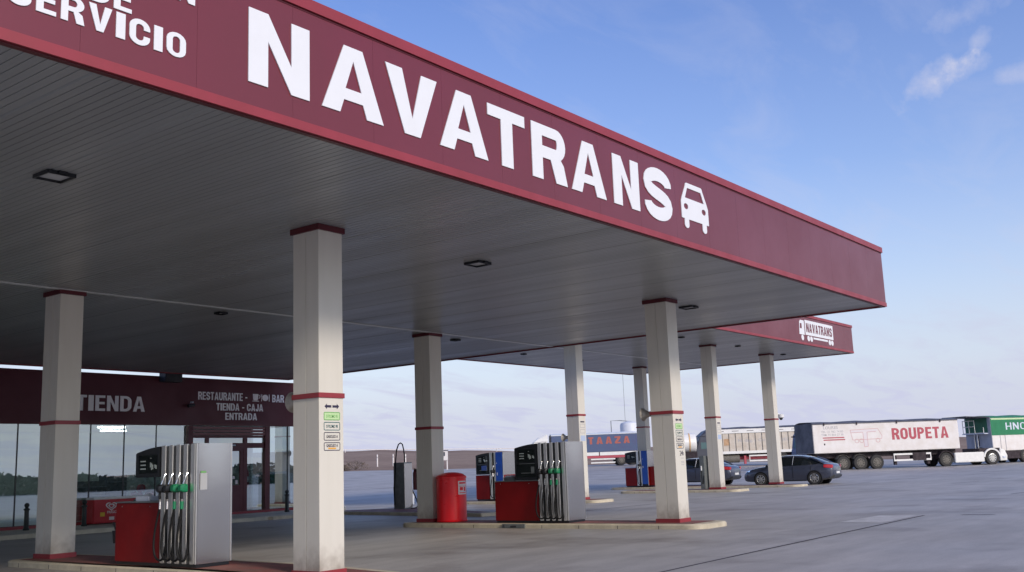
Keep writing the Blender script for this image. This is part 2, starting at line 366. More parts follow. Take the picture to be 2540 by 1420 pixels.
def glyph(c, w, t):
    ty = min(t*.85, .2); s = t
    if c == 'I': return [[(0,0),(w,0),(w,1),(0,1)]]
    if c == '-': return [[(0,.36),(w,.36),(w,.36+ty),(0,.36+ty)]]
    if c == '.': return [[(0,0),(w,0),(w,.18),(0,.18)]]
    if c == 'T': return [[(w/2-s/2,0),(w/2+s/2,0),(w/2+s/2,1-ty),(w,1-ty),(w,1),(0,1),(0,1-ty),(w/2-s/2,1-ty)]]
    if c == 'Z': return [[(0,0),(w,0),(w,ty),(s*1.25,ty),(w,1-ty),(w,1),(0,1),(0,1-ty),(w-s*1.25,1-ty),(0,ty)]]
    if c == 'L': return [[(0,0),(w,0),(w,ty),(s,ty),(s,1),(0,1)]]
    if c == 'E': return [[(0,0),(w,0),(w,ty),(s,ty),(s,.5-ty*.45),(w*.93,.5-ty*.45),(w*.93,.5+ty*.5),(s,.5+ty*.5),(s,1-ty),(w*.98,1-ty),(w*.98,1),(0,1)]]
    if c == 'H': return [[(0,0),(s,0),(s,.42),(w-s,.42),(w-s,0),(w,0),(w,1),(w-s,1),(w-s,.42+ty),(s,.42+ty),(s,1),(0,1)]]
    if c == 'N': return [[(0,0),(s,0),(s,.62),(w-s,0),(w,0),(w,1),(w-s,1),(w-s,.38),(s,1),(0,1)]]
    if c == 'M': return [[(0,0),(s,0),(s,.6),(w/2-s*.3,0),(w/2+s*.3,0),(w-s,.6),(w-s,0),(w,0),(w,1),(w-s*1.2,1),(w/2,.4),(s*1.2,1),(0,1)]]
    if c == 'V': return [[(w/2-s*.52,0),(w/2+s*.52,0),(w,1),(w-s*1.08,1),(w/2,.26),(s*1.08,1),(0,1)]]
    if c == 'A':
        k = s*1.02; h = w/2-s*.55
        return [[(0,0),(k,0),(k+.2*h*.9,.2),(w-k-.2*h*.9,.2),(w-k,0),(w,0),(w/2+s*.55,1),(w/2-s*.55,1)],
                [(w/2-(w/2-k)*.60,.37),(w/2,.80),(w/2+(w/2-k)*.60,.37)]]
    if c == 'O': return ring(w, 0, 1, s, ty)
    if c == 'D':
        r = min(.34, w*.55)
        return [[(0,0)] + arc(w-r,.34,r,.34,-90,0) + arc(w-r,.66,r,.34,0,90) + [(0,1)],
                [(s,ty)] + arc(w-r,.34,r-s,.34-ty,-90,0) + arc(w-r,.66,r-s,.34-ty,0,90) + [(s,1-ty)]]
    if c in 'PRB':
        yb = .42; r = min(.29, w*.5); m = (1+yb)/2; ry = (1-yb)/2
        bowl = arc(w-r, m, r, ry, -90, 90, 12); hole = [(s, yb+ty)] + arc(w-r, m, max(.03, r-s), ry-ty, -90, 90, 10) + [(s, 1-ty)]
        if c == 'P': return [[(0,0),(s,0),(s,yb)] + bowl + [(0,1)], hole]
        if c == 'R': return [[(0,0),(s,0),(s,yb-.02),(w-s*1.5,yb-.02),(w-s*1.02,0),(w*1.03,0),(w*.93,.36),(w-r*.55,yb+.03)] + bowl[2:] + [(0,1)], hole]
        m2 = (yb+.12)/2; b2 = arc(w-r, m2+.02, r, m2+.02, -90, 75, 12)
        h2 = [(s, ty)] + arc(w-r, m2+.02, max(.03, r-s), max(.03, m2+.02-ty), -90, 90, 10) + [(s, yb+.1-ty*.4+.02)]
        h2 = [(x, min(y, yb-.03)) for x, y in h2]
        return [[(0,0)] + b2 + bowl[3:] + [(0,1)], hole, h2]
    rx, ry = w/2-s/2, .31-ty/2
    if c == 'U': return [ribbon([(s/2,1),(s/2,.31)] + arc(w/2,.31,rx,ry,180,360,12)[1:] + [(w-s/2,1)], s)]
    if c == 'J': return [ribbon([(s/2,.34)] + arc(w/2,.31,rx,ry,180,360,12)[0:] + [(w-s/2,1)], s)]
    if c == 'C': return [ribbon([(w-s/2,.62)] + arc(w/2,.69,rx,ry,0,180,12) + arc(w/2,.31,rx,ry,180,360,12) + [(w-s/2,.38)], s)]
    if c == 'S':
        p0, p3 = Vector((s/2,.71)), Vector((w-s/2,.29)); p1, p2 = Vector((s/2,.46)), Vector((w-s/2,.54)); mid = []
        for i in range(1, 10):
            u = i/10; mid.append(tuple(p0*(1-u)**3 + p1*3*u*(1-u)**2 + p2*3*u*u*(1-u) + p3*u**3))
        return [ribbon(arc(w/2,.71,rx,.29-ty/2,-5,180,12) + mid + arc(w/2,.29,rx,.29-ty/2,0,-185,12), s)]
    return [[(0,0),(w,0),(w,1),(0,1)]]
WID = {'I': .27, '-': .32, '.': .2, ' ': .30, 'M': .8, 'A': .66, 'V': .66, 'E': .52, 'L': .5, 'J': .5, 'T': .56, 'B': .6, 'P': .58}
def add_loops(mb, loops, o, xd, ud, dep):
    o, xd, ud = Vector(o), Vector(xd), Vector(ud); nd = xd.cross(ud).normalized()
    l3 = [[o + xd*p[0] + ud*p[1] for p in lp] for lp in loops]
    flat = [p for lp in l3 for p in lp]
    fr = [mb.bm.verts.new(p + nd*dep) for p in flat]; bk = [mb.bm.verts.new(p) for p in flat]
    for tri in tessellate_polygon(l3):
        try: mb.bm.faces.new([fr[i] for i in tri])
        except ValueError: pass
    k = 0
    for lp in l3:
        n = len(lp)
        for i in range(n):
            try: mb.bm.faces.new((fr[k+i], fr[k+(i+1) % n], bk[k+(i+1) % n], bk[k+i]))
            except ValueError: pass
        k += n
def word(mb, txt, o, xd, ud, width, height, dep=.01, stem=.2, gap=.10):
    tot = sum(WID.get(c, .62) for c in txt) + gap*(len(txt)-1); sx = width/tot
    xd, ud = Vector(xd).normalized(), Vector(ud).normalized(); x = 0
    for c in txt:
        w = WID.get(c, .62)
        if c != ' ': add_loops(mb, glyph(c, w, stem if c != 'I' else w), Vector(o) + xd*x*sx, xd*sx, ud*height, dep)
        x += w + gap
def small_text(txt, o, xd, ud, width, height, m, parent, name='lettering', dep=.004, bold=.02, world=True):
    cu_ = bpy.data.curves.new('t', 'FONT'); cu_.body = txt; cu_.offset = bold; cu_.extrude = 0; cu_.resolution_u = 3
    ob = bpy.data.objects.new('t', cu_); COL.objects.link(ob)
    dg = bpy.context.evaluated_depsgraph_get(); me = bpy.data.meshes.new_from_object(ob.evaluated_get(dg))
    bpy.data.objects.remove(ob); bpy.data.curves.remove(cu_)
    xs = [v.co.x for v in me.vertices]; ys = [v.co.y for v in me.vertices]
    x0, x1, y0, y1 = min(xs), max(xs), min(ys), max(ys)
    xd, ud = Vector(xd).normalized(), Vector(ud).normalized(); nd = xd.cross(ud); o = Vector(o)
    for v in me.vertices: v.co = o + xd*(v.co.x-x0)/(x1-x0)*width + ud*(v.co.y-y0)/(y1-y0)*height + nd*dep
    mb = MB(); mb.bm.from_mesh(me); bpy.data.meshes.remove(me)
    return mb.build(name, m, parent, world=world)

# ------------------------------------------------------------------ ground
def interp(x, xs, ys):
    if x <= xs[0]: return ys[0]
    for i in range(1, len(xs)):
        if x <= xs[i]: return ys[i-1] + (ys[i]-ys[i-1])*(x-xs[i-1])/(xs[i]-xs[i-1])
    return ys[-1]
def sstep(t): t = max(0.0, min(1.0, t)); return t*t*(3-2*t)
def edge_r(th): return interp(th, [-180, -40, 0, 30, 60, 75, 180], [95, 140, 150, 135, 118, 100, 95])
def gh(x, y):
    r = math.hypot(x, y); th = math.degrees(math.atan2(y, x))
    fc = interp(th, [-180, -40, 0, 16, 24, 32, 40, 46, 64, 110, 180], [.3, .1, .15, .3, .56, .82, .91, 1.06, 1.2, .5, .3])
    h = 1.5*fc*sstep((r-55)/65)
    e = edge_r(th)
    if r > e:
        rid = interp(th, [-180, -60, 0, 25, 37, 46, 64, 90, 180], [3, 4, 6, 6.5, 7.6, 10, 12, 10, 3])
        t = min(1, (r-e)/(450-e)); h += (rid-h)*(1-(1-t)**1.6)
        h += .25*math.sin(th*1.3)*sstep((r-e)/60)
    return h
def gh_dip(x, y): return gh(x, y) - .05*math.exp(-((x-50)**2+(y-21)**2)/40) - .085*math.exp(-((x-9.8)**2+(y-9.6)**2)/3.4)
def polar(radii_fn, nth, zoff):
    mb = MB(); rows = []
    for i in range(nth):
        th = -180 + 360*i/nth; rows.append([mb.bm.verts.new((r*math.cos(R(th)), r*math.sin(R(th)), gh_dip(r*math.cos(R(th)), r*math.sin(R(th)))+(zoff if r < edge_r(th)*.995 else zoff*.06))) for r in radii_fn(th)])
    c = mb.bm.verts.new((0, 0, zoff))
    for i in range(nth):
        a, b = rows[i], rows[(i+1) % nth]
        mb.bm.faces.new((c, a[0], b[0]))
        for j in range(len(a)-1): mb.bm.faces.new((a[j], a[j+1], b[j+1], b[j]))
    return mb
pv = polar(lambda th: [edge_r(th)*t for t in (.015, .03, .045, .06, .07, .08, .09, .10, .11, .12, .13, .14, .15, .165, .18, .2, .225, .25, .3, .34, .38, .42, .46, .5, .55, .6, .65, .7, .75, .8, .85, .9, .95, 1)], 240, 0)
struct(pv.build('pavement', 'concrete', smooth=True))
gd = polar(lambda th: [edge_r(th)*t for t in (.1, .3, .5, .7, .85, .96, 1.0, 1.02, 1.06, 1.1)] + [edge_r(th)+(450-edge_r(th))*t for t in (.1, .18, .3, .45, .6, .8, 1)] + [700, 1500, 6000], 240, -.5)
struct(gd.build('ground', 'field', smooth=True))

def sheet(name, poly, m, z=.004):
    mb = MB(); mb.f([(x, y, gh_dip(x, y)+z) for x, y in poly]); return struct(mb.build(name, m))
MT['joint'] = mat('joint_filler', (.06, .055, .065), .8, var=.3, scale=6)
MT['patch'] = mat('pale_concrete_patch', (.50, .48, .46), .7, var=.2, scale=3)
def joint(x0, y0, x1, y1, w=.035):
    d = Vector((x1-x0, y1-y0)); n = Vector((-d.y, d.x)).normalized()*w/2; k = max(1, int(d.length/4)); mb = MB()
    for i in range(k):
        a = Vector((x0, y0)) + d*i/k; b = Vector((x0, y0)) + d*(i+1)/k
        mb.f([(p.x, p.y, gh_dip(p.x, p.y)+.004) for p in (a-n, b-n, b+n, a+n)])
    return struct(mb.build('pavement_joint', 'joint'))
joint(10.6, 6.78, 23.7, 7.02, .06); joint(24.9, 17.7, 56, 17.6, .05)
joint(23.85, 6.3, 23.9, 5.6, .05); joint(27.6, 5.2, 60, 5.0)
joint(34.6, 7.6, 36.4, 7.4, .05); joint(46, 12.4, 49, 12.0, .05); joint(24.0, 6.3, 23.9, 5.6, .04)
sheet('pavement_patch', [(21.2, 7.12), (23.6, 7.12), (23.7, 8.0), (21.35, 8.05)], 'patch')

# ------------------------------------------------------------------ near canopy
X0, X1, Y0, Y1 = -4.0, 24.99, 7.776, 29.75
ZL, ZC, ZT = 4.859, 4.885, 6.32
can = thing('fuel_canopy', 'large burgundy canopy over the car pumps with big white lettering along its front', 'canopy', (10, 18.8, 4.8))
def canopy(root, X0, X1, Y0, Y1, ZL, ZC, ZT, pw, slat):
    mb = MB(); mb.box(X0+.06, X1-.06, Y0+.06, Y1-.06, ZC+.1, ZT-.25); mb.build('roof_deck', 'dark_metal', root)
    mb = MB()                                           # front fascia in panels with thin gaps
    x = X1-.004
    while x > X0:
        a = max(X0, x-pw); mb.box(a+.002, x, Y0, Y0+.05, ZL+.10, ZT-.13); x = a
    for yy0, yy1, xx in ((Y0+.054, Y1, X1-.05), (Y0+.054, Y1, X0)):
        y = yy0
        while y < yy1: mb.box(xx, xx+.05, y, min(y+pw, yy1)-.002, ZL+.10, ZT-.13); y += pw
    mb.box(X0+.06, X1-.06, Y1-.05, Y1, ZL+.10, ZT-.13)
    mb.build('fascia', 'burgundy', root)
    def band(z0, z1, o, m, nm, tilt=0.0):
        mb = MB()
        for (ax, ay, bx, by) in ((X0, Y0, X1, Y0), (X1, Y0, X1, Y1), (X1, Y1, X0, Y1), (X0, Y1, X0, Y0)):
            d = Vector((bx-ax, by-ay)).normalized(); n = Vector((d.y, -d.x))
            q = lambda px, py, s, z: (px + n.x*s + d.x*0, py + n.y*s, z)
            e = d*o
            A0 = Vector((ax, ay)); B0 = Vector((bx, by))
            ra = [(A0.x-e.x+n.x*o, A0.y-e.y+n.y*o, z0), (A0.x-e.x+n.x*(o+tilt), A0.y-e.y+n.y*(o+tilt), z1), (A0.x+d.x*.08-n.x*.08, A0.y+d.y*.08-n.y*.08, z1), (A0.x+d.x*.08-n.x*.08, A0.y+d.y*.08-n.y*.08, z0)]
            rb = [(B0.x+e.x+n.x*o, B0.y+e.y+n.y*o, z0), (B0.x+e.x+n.x*(o+tilt), B0.y+e.y+n.y*(o+tilt), z1), (B0.x-d.x*.08-n.x*.08, B0.y-d.y*.08-n.y*.08, z1), (B0.x-d.x*.08-n.x*.08, B0.y-d.y*.08-n.y*.08, z0)]
            mb.loft([ra, rb])
        mb.build(nm, m, root)
    band(ZL, ZL+.098, .012, 'red_trim', 'bottom_trim'); band(ZT-.128, ZT, .03, 'red_trim', 'top_trim'); band(ZT-.150, ZT-.132, .006, 'dark_red', 'shadow_gap')
    band(ZL-.012, ZL-.002, -.02, 'dark_red', 'drip_edge')
    mb = MB(); x = X0+.09; k = 0                        # slatted soffit: shallow boards with open joints, a deeper joint at each tray
    while x < X1-.09:
        g = .035 if k % 12 == 0 else .012
        a, b = x, min(x+slat, X1-.09)
        mb.f([(a+g, Y0+.09, ZC), (b, Y0+.09, ZC), (b, Y1-.07, ZC), (a+g, Y1-.07, ZC)])
        mb.f([(a, Y0+.09, ZC+.02), (a+g*.5, Y0+.09, ZC+.02), (a+g*.5, Y1-.07, ZC+.02), (a, Y1-.07, ZC+.02)])
        for xa, xb, za, zb in ((a+g*.5, a+g, ZC+.02, ZC), (b, b, ZC, ZC+.02)):
            mb.f([(xa, Y0+.09, za), (xb, Y0+.09, zb), (xb, Y1-.07, zb), (xa, Y1-.07, za)])
        x += slat; k += 1
    mb.build('soffit', 'ceiling', root)
canopy(can, X0, X1, Y0, Y1, ZL, ZC, ZT, 1.15, .10)
mb = MB(); mb.box(X0+.1, X1-.1, 17.62, 17.74, ZC-.012, ZC-.003); mb.build('soffit_strip', 'pale_strip', can)
NX, UX = Vector((1, 0, 0)), Vector((0, 0, 1))
big = [('N', 6.02, 6.80), ('A', 6.97, 7.88), ('V', 7.92, 8.79), ('A', 8.83, 9.74), ('T', 9.75, 10.53), ('R', 10.68, 11.47), ('A', 11.60, 12.50), ('N', 12.71, 13.46), ('S', 13.62, 14.49)]
for c, a, b in big:
    mb = MB(); H = .775; w = (b-a)/H
    add_loops(mb, glyph(c, w, (.27 if c == 'S' else .31 if c in 'NTR' else .325)), (a, Y0-.002, 5.195 if c != 'S' else 5.18), NX*H, UX*(H if c != 'S' else H+.03), .012)
    mb.build('letter', 'white', can)
# car emblem seen from the front
def rrect(x0, x1, y0, y1, r, n=5):
    return arc(x1-r, y1-r, r, r, 0, 90, n) + arc(x0+r, y1-r, r, r, 90, 180, n) + arc(x0+r, y0+r, r, r, 180, 270, n) + arc(x1-r, y0+r, r, r, 270, 360, n)
car_out = [(.03,.20),(.12,.20)] + arc(.19,.07,.075,.07,180,360,8) + [(.265,.20),(.735,.20)] + arc(.81,.07,.075,.07,180,360,8) + [(.885,.20),(.97,.20),(.97,.56),(.93,.66),(.80,.93)] + arc(.74,.93,.06,.07,20,90,4) + arc(.26,.93,.06,.07,90,160,4) + [(.20,.93),(.07,.66),(.03,.56)]
car_win = [(.17,.66),(.83,.66),(.735,.89),(.265,.89)]
mb = MB(); add_loops(mb, [car_out, car_win, arc(.19,.47,.075,.065,0,345,14), arc(.81,.47,.075,.065,0,345,14)], (14.78, Y0-.002, 5.18), NX*1.02, UX*.79, .012)
mb.build('car_emblem', 'white', can)
for txt, xr, z, wd in (('ESTACION', 5.40, 5.76, 1.95), ('DE', 4.75, 5.455, .42), ('SERVICIO', 5.31, 5.195, 1.66)):
    mb = MB(); word(mb, txt, (xr-wd, Y0-.002, z), NX, UX, wd, .235, .01, .19, .125); mb.build('lettering', 'white', can)

# ------------------------------------------------------------------ far canopy
can2 = thing('fuel_canopy', 'taller burgundy canopy farther away with a white lorry emblem near its corner', 'canopy', (42, 24.4, 6.35))
V0, V1, W0, W1 = 29.5, 51.45, 17.857, 31.01
canopy(can2, V0, V1, W0, W1, 6.39, 6.415, 7.81, 1.15, .12)
mb = MB(); mb.box(V0+.1, V1-.1, 25.4, 25.56, 6.40, 6.410); mb.build('soffit_strip', 'pale_strip', can2)
def lorry(mb, o, xd, ud):                  # emblem, unit 4.2 x 1.05
    add_loops(mb, [[(0,.28),(.06,.90),(.18,1.0),(.60,1.0),(.60,.28)], [(.08,.58),(.12,.84),(.32,.84),(.32,.58)]], o, xd, ud, .01)
    add_loops(mb, [[(.70,.30),(4.1,.30),(4.1,1.05),(.70,1.05)]], o, xd, ud, .01)
    for cx in (.33, 1.02, 1.36, 3.60, 3.92): add_loops(mb, [arc(cx,.13,.15,.14,0,342,16)], o, xd, ud, .01)
    add_loops(mb, [[(1.6,.14),(3.35,.14),(3.35,.24),(1.6,.24)]], o, xd, ud, .01)
mb = MB(); lorry(mb, (44.57, W0-.002, 6.58), NX*1.02, UX*.92); mb.build('lorry_emblem', 'white', can2)
mb = MB(); word(mb, 'NAVATRANS', (45.40, W0-.013, 6.99), NX, UX, 3.2, .42, .006, .2, .1); mb.build('lettering', 'burgundy', can2)

# ------------------------------------------------------------------ ceiling lights
def ceil_light():
    r = thing('ceiling_light', '', 'light', (0, 0, 0), 0, 'recessed lights in the canopy ceilings')
    mb = MB(); s, t = .17, .020
    for (a, b, c, d) in ((-s, s, -s, -s+t), (-s, s, s-t, s), (-s, -s+t, -s+t, s-t), (s-t, s, -s+t, s-t)): mb.box(a, b, c, d, -.045, -.002)
    mb.box(-.05, .05, -s-.03, -s-.002, -.03, -.002); mb.box(-.05, .05, s+.002, s+.03, -.03, -.002)
    mb.build('frame', 'black', r, world=False)
    mb = MB(); mb.box(-s+t+.001, s-t-.001, -s+t+.001, s-t-.001, -.018, -.003); mb.build('lens', 'lens', r, world=False)
    return r
cl = ceil_light()
spots = [(5.83, 11.02, ZC, 'square recessed light in the near canopy ceiling left of the front column'), (13.44, 11.03, ZC, 'square recessed light in the canopy ceiling above the right-hand pump'),
         (21.1, 11.05, ZC, 'recessed light just right of the top of the column holding the 24h notice'), (13.44, 18.2, ZC, 'dim recessed light deep in the ceiling left of the front column, toward the shop'),
         (21.17, 18.25, ZC, 'dim recessed light right behind the top of the column beside the red drum'), (37.64, 20.14, 6.415, 'small lit ceiling light in the far canopy beside the 24h column'),
         (42.93, 20.14, 6.415, 'small light in the far canopy ceiling between its two right-hand columns'), (48.6, 20.4, 6.415, 'small light at the right end of the far canopy ceiling'),
         (41.65, 27.88, 6.415, 'far canopy light near its rear edge, seen left of the slender rear column'), (37.0, 27.84, 6.415, 'far canopy light near its rear edge, closest to the near canopy')]
for i, (x, y, z, lb) in enumerate(spots):
    o = cl if i == 0 else copy_tree(cl)
    o.location = (x, y, z); o['label'] = lb
    if i > 2: o.scale = (.62, .62, 1)

# ------------------------------------------------------------------ columns
CW, CD = .449, .535
def column(x, y, ztop, zband, label, stickers=None, zb=.1):
    r = thing('canopy_column', label, 'column', (x+CW/2, y+CD/2, zb), 0, 'canopy columns')
    mb = MB(); mb.box(x, x+CW, y, y+CD/2-.003, zb+.005, ztop-.004); mb.box(x, x+CW, y+CD/2+.003, y+CD, zb+.005, ztop-.004); mb.box(x+.01, x+CW-.01, y+CD/2-.003, y+CD/2+.003, zb+.005, ztop-.004)
    mb.build('shaft', 'cream', r, bevel=.006)
    def collar(z0, z1, o, m, nm):
        mb = MB(); mb.prism([(x-o, y-o, z0), (x+CW+o, y-o, z0), (x+CW+o, y+CD+o, z0), (x-o, y+CD+o, z0)], (0, 0, z1-z0)); mb.build(nm, m, r, bevel=.004)
    collar(zband-.035, zband+.035, .018, 'red_trim', 'band'); collar(zb, zb+.085, .022, 'red_trim', 'base_trim'); collar(ztop-.085, ztop-.002, .035, 'dark_red', 'top_trim')
    return r
def frame_loops(w, h, t, r): return [rrect(0, w, 0, h, r), rrect(t, w-t, t, h-t, max(.004, r-t))]
def fuel_stickers(r, x, y, zt, s=1.0, faded=True, n=4):
    yy = y-.001
    mb = MB()                                          # pair of arrows
    ar = [(0,.5),(.16,1),(.16,.72),(.46,.72),(.46,.28),(.16,.28),(.16,0)]
    add_loops(mb, [ar], (x+.10*s, yy, zt-.09), NX*.27*s, UX*.075*s, .002); add_loops(mb, [[(1-a, b) for a, b in ar][::-1]], (x+.10*s, yy, zt-.09), NX*.27*s, UX*.075*s, .002)
    mb.build('arrows', 'ink', r)
    kinds = [('S/ PLOMO 95', 'sign_green', True), ('S/ PLOMO 98', 'sign_teal', False), ('GASOLEO A', 'ink', False), ('GASOLEO A', 'ink', False)]
    for i, (tx, mm, fill) in enumerate(kinds[:n]):
        z = zt-.245-i*.139
        w, h = .30, .115
        if fill:
            mb = MB(); add_loops(mb, [rrect(.012, w-.012, .012, h-.012, .012)], (x+.085, yy, z), NX, UX, .0015); mb.build('sticker', 'sign_lgreen', r)
        mb = MB(); add_loops(mb, frame_loops(w, h, .010, .02), (x+.085, yy, z), NX, UX, .002); mb.build('sticker_frame', mm, r)
        small_text(tx, (x+.085+.045, yy-.002, z+(.035 if i < 3 else .05)), NX, UX, w-.09, .042, mm, r, dep=.001, bold=.015)
        if i == 3:
            mb = MB(); mb.box(x+.165, x+.305, yy-.003, yy, z+.022, z+.042); mb.build('orange_bar', 'sign_orange', r)
def pump_notice(r, x, y, z):
    small_text('24h', (x+.20, y-.001, z), NX, UX, .17, .105, 'ink', r, dep=.002, bold=.012)
    mb = MB()
    for dz, a, b in ((-.06, .24, .36), (-.13, .23, .37), (-.16, .23, .37), (-.20, .24, .36)): mb.box(x+a, x+b, y-.003, y, z+dz, z+dz+.012)
    mb.build('fine_print', 'pale_grey', r)
XA, XB, YF, YB = 9.577, 19.498, 10.762, 17.703
c1 = column(XA, YF, ZC, 2.46, 'nearest large cream column with a red band and four fuel stickers', zb=.018); fuel_stickers(c1, XA, YF, 2.36)
c0 = column(XA, YB, ZC, 2.47, 'cream column at far left in front of the shop window')
c3 = column(XB, YF, ZC, 2.41, 'cream column with the 24h notice and fuel stickers at the end of the second island'); fuel_stickers(c3, XB, YF, 2.30); pump_notice(c3, XB, YF, 1.49)
c2 = column(XB, YB, ZC, 2.44, 'cream column standing right beside the red extinguisher drum')
d1 = column(31.88, 21.55, 6.415, 3.2, 'tall far canopy column rising behind the second pump, with a small blue sticker')
d2 = column(41.2, 20.62, 6.415, 3.2, 'far canopy column between the 24h column and the parked dark car')
d3 = column(47.5, 20.65, 6.415, 3.2, 'rightmost far canopy column, in front of the dark hatchback, carrying a small camera', zb=.1)
d0 = column(47.5, 27.9, 6.415, 3.2, 'slender shaded column at the rear of the far canopy above the blue and red pump')
MT['sticker_blue'] = mat('pale_blue_sticker', (.42, .50, .66), .6)
for cc, x, y in ((d1, 31.88, 21.55), (d2, 41.2, 20.62)):
    mb = MB(); mb.box(x+.10, x+.36, y-.003, y, 2.92, 2.97); mb.build('arrows', 'ink', cc)
    for z in (2.72, 2.52):
        mb = MB(); add_loops(mb, frame_loops(.32, .15, .02, .02), (x+.07, y-.001, z), NX, UX, .002); mb.build('sticker_frame', 'pale_grey', cc)
    mb = MB(); mb.box(x+.07, x+.39, y-.004, y, 2.24, 2.44); mb.build('sticker', 'sticker_blue', cc)

# horn loudspeakers on the shop side of the columns
def speaker(x, y, z, label):
    r = thing('loudspeaker', label, 'loudspeaker', (x, y, z), 0, 'horn loudspeakers on the columns')
    mb = MB()
    mb.loft([[(x+math.cos(a)*rr, y+d, z+math.sin(a)*rr) for a in [2*math.pi*k/20 for k in range(20)]] for d, rr in ((.03, .05), (.14, .055), (.20, .075), (.27, .12), (.30, .15))], True, False)
    mb.build('horn', 'cream', r, smooth=True)
    mb = MB(); mb.box(x-.03, x+.03, y, y+.05, z-.05, z+.05); mb.build('bracket', 'grey_metal', r)
    mb = MB(); mb.cyl((x, y+.05, z), (x, y+.14, z), .06); mb.build('driver', 'cream', r)
speaker(XA+.25, YF+CD, 2.42, 'cream horn loudspeaker on the near front column beside the shop sign')
speaker(XB+.19, YF+CD, 2.41, 'cream horn loudspeaker on the left side of the 24h column')
speaker(31.88+.14, 21.55+CD, 2.40, 'grey horn loudspeaker on the far column above the second pump')
r = thing('security_camera', 'small white dome camera on the rightmost far canopy column', 'camera', (47.95, 20.9, 3.45))
mb = MB(); mb.tube([(47.95, 20.9, 3.45), (48.2, 20.75, 3.47), (48.33, 20.7, 3.42)], .035); mb.build('arm', 'white', r)
mb = MB(); mb.lathe([(.10, 0), (.15, -.02), (.15, -.16), (.12, -.18)], (48.35, 20.68, 3.45), 16); mb.build('housing', 'white', r, smooth=True)
mb = MB(); mb.ball((48.35, 20.68, 3.25), .09); mb.build('dome', 'car_glass', r, smooth=True)

# ------------------------------------------------------------------ pump islands
def rpoly(x0, x1, y0, y1, r, z, n=6): return [(a, b, z) for a, b in rrect(x0, x1, y0, y1, r, n)]
def island(x0, x1, y0, y1, label, h=.1):
    g = gh_dip((x0+x1)/2, (y0+y1)/2)
    r = thing('pump_island', label, 'kerb island', ((x0+x1)/2, (y0+y1)/2, g), 0, 'raised pump islands')
    def rp(d, rad, z):
        p = rrect(x0+d, x1-d, y0+d, y1-d, rad, 6); out = []
        for a, b in zip(p, p[1:]+p[:1]):
            k = max(1, int(math.hypot(b[0]-a[0], b[1]-a[1])/.5))
            for i in range(k):
                px, py = a[0]+(b[0]-a[0])*i/k, a[1]+(b[1]-a[1])*i/k; out.append((px, py, gh_dip(px, py)+z))
        return out
    mb = MB(); rings = [rp(0, .35, -.02), rp(0, .35, h-.025), rp(.025, .33, h)]
    mb.loft(rings, True, False); mb.bm.faces.new([v for v in mb.bm.verts][-len(rings[2]):]); mb.build('kerb', 'kerb', r, smooth=True)
    mb = MB(); yy = y0+.3
    while yy < y1-.3:
        yn = min(yy+.5, y1-.3); mb.f([(x0+.17, yy, gh_dip(x0+.17, yy)+h+.005), (x1-.17, yy, gh_dip(x1-.17, yy)+h+.005), (x1-.17, yn, gh_dip(x1-.17, yn)+h+.005), (x0+.17, yn, gh_dip(x0+.17, yn)+h+.005)]); yy = yn
    mb.build('painted_top', 'island_red', r)
    k = y0+1.0
    while k < y1-.5: mb = MB(); mb.box(x0-.002, x0+.04, k-.006, k+.006, g, g+h-.03); mb.build('kerb_seam', 'joint', r); k += 1.0
    return r
i1 = island(9.12, 10.50, 9.9, 18.55, 'near pump island with cream kerb at the lower left')
i2 = island(19.03, 20.40, 10.0, 18.5, 'second pump island carrying the red drum and a fuel pump')
i3 = island(31.35, 32.75, 20.6, 29.5, 'far island whose cream end shows right of the second pump')
i4 = island(40.6, 42.1, 19.6, 25.5, 'small far island under the column next to the 24h column')
i5 = island(46.9, 48.4, 19.5, 30.0, 'farthest island under the column in front of the dark hatchback')
mb = MB(); mb.box(18.99, 19.06, 14.46, 15.12, -.04+.05, .095); mb.build('drain_box', 'grey_metal', i2, bevel=.004)
mb = MB(); mb.box(18.978, 18.988, 14.70, 14.86, .02, .06); mb.box(18.978, 18.988, 15.04, 15.06, .02, .085); mb.build('box_latch', 'dark_metal', i2)

# ------------------------------------------------------------------ fuel pumps (local: front corner at origin, hoses face -X, length along +Y)
def bez(p, n=14):
    p = [Vector(q) for q in p]; out = []
    m = len(p)-1
    for i in range(n+1):
        t = i/n; s = Vector((0, 0, 0))
        for k, q in enumerate(p): s += q*math.comb(m, k)*(t**k)*((1-t)**(m-k))
        out.append(s)
    return out
def nozzle(r, y, z, green, side=-1, W=.62):
    x = 0 if side < 0 else W; sx = side
    nz_ = MB(); nz_.tube([(x+sx*.02, y-.035, z+.21), (x+sx*.05, y-.035, z+.17), (x+sx*.06, y-.02, z+.10), (x+sx*.075, y, z+.03)], .015, 8)
    body = MB(); body.loft([[(x+sx*d, y+a, z+b) for a, b in ring_] for d, ring_ in ((.03, rrect(-.06, .055, -.07, .05, .025, 3)), (.10, rrect(-.065, .062, -.065, .055, .025, 3)), (.14, rrect(-.035, .04, -.045, .035, .015, 3)))])
    b = body.build('nozzle', 'green' if green else 'black', r, world=False, bevel=.004, smooth=True)
    s_ = nz_.build('spout', 'chrome', b, world=False, smooth=True)
    gp = MB(); gp.tube([(x+sx*.085, y+.005, z-.04), (x+sx*.085, y+.02, z-.10), (x+sx*.075, y+.022, z-.165)], .02, 8); gp.build('grip', 'black', b, world=False, smooth=True)
    sw = MB(); sw.cyl((x+sx*.075, y+.022, z-.16), (x+sx*.07, y+.024, z-.20), .018, .015, 10); sw.build('swivel', 'chrome', b, world=False, smooth=True)
    gl = MB(); gl.tube([(x+sx*.07, y+.024, z-.20), (x+sx*.07, y+.03, z-.31)], .026 if green else .017, 8); gl.build('hose_guard', 'green' if green else 'chrome', b, world=False, smooth=True)
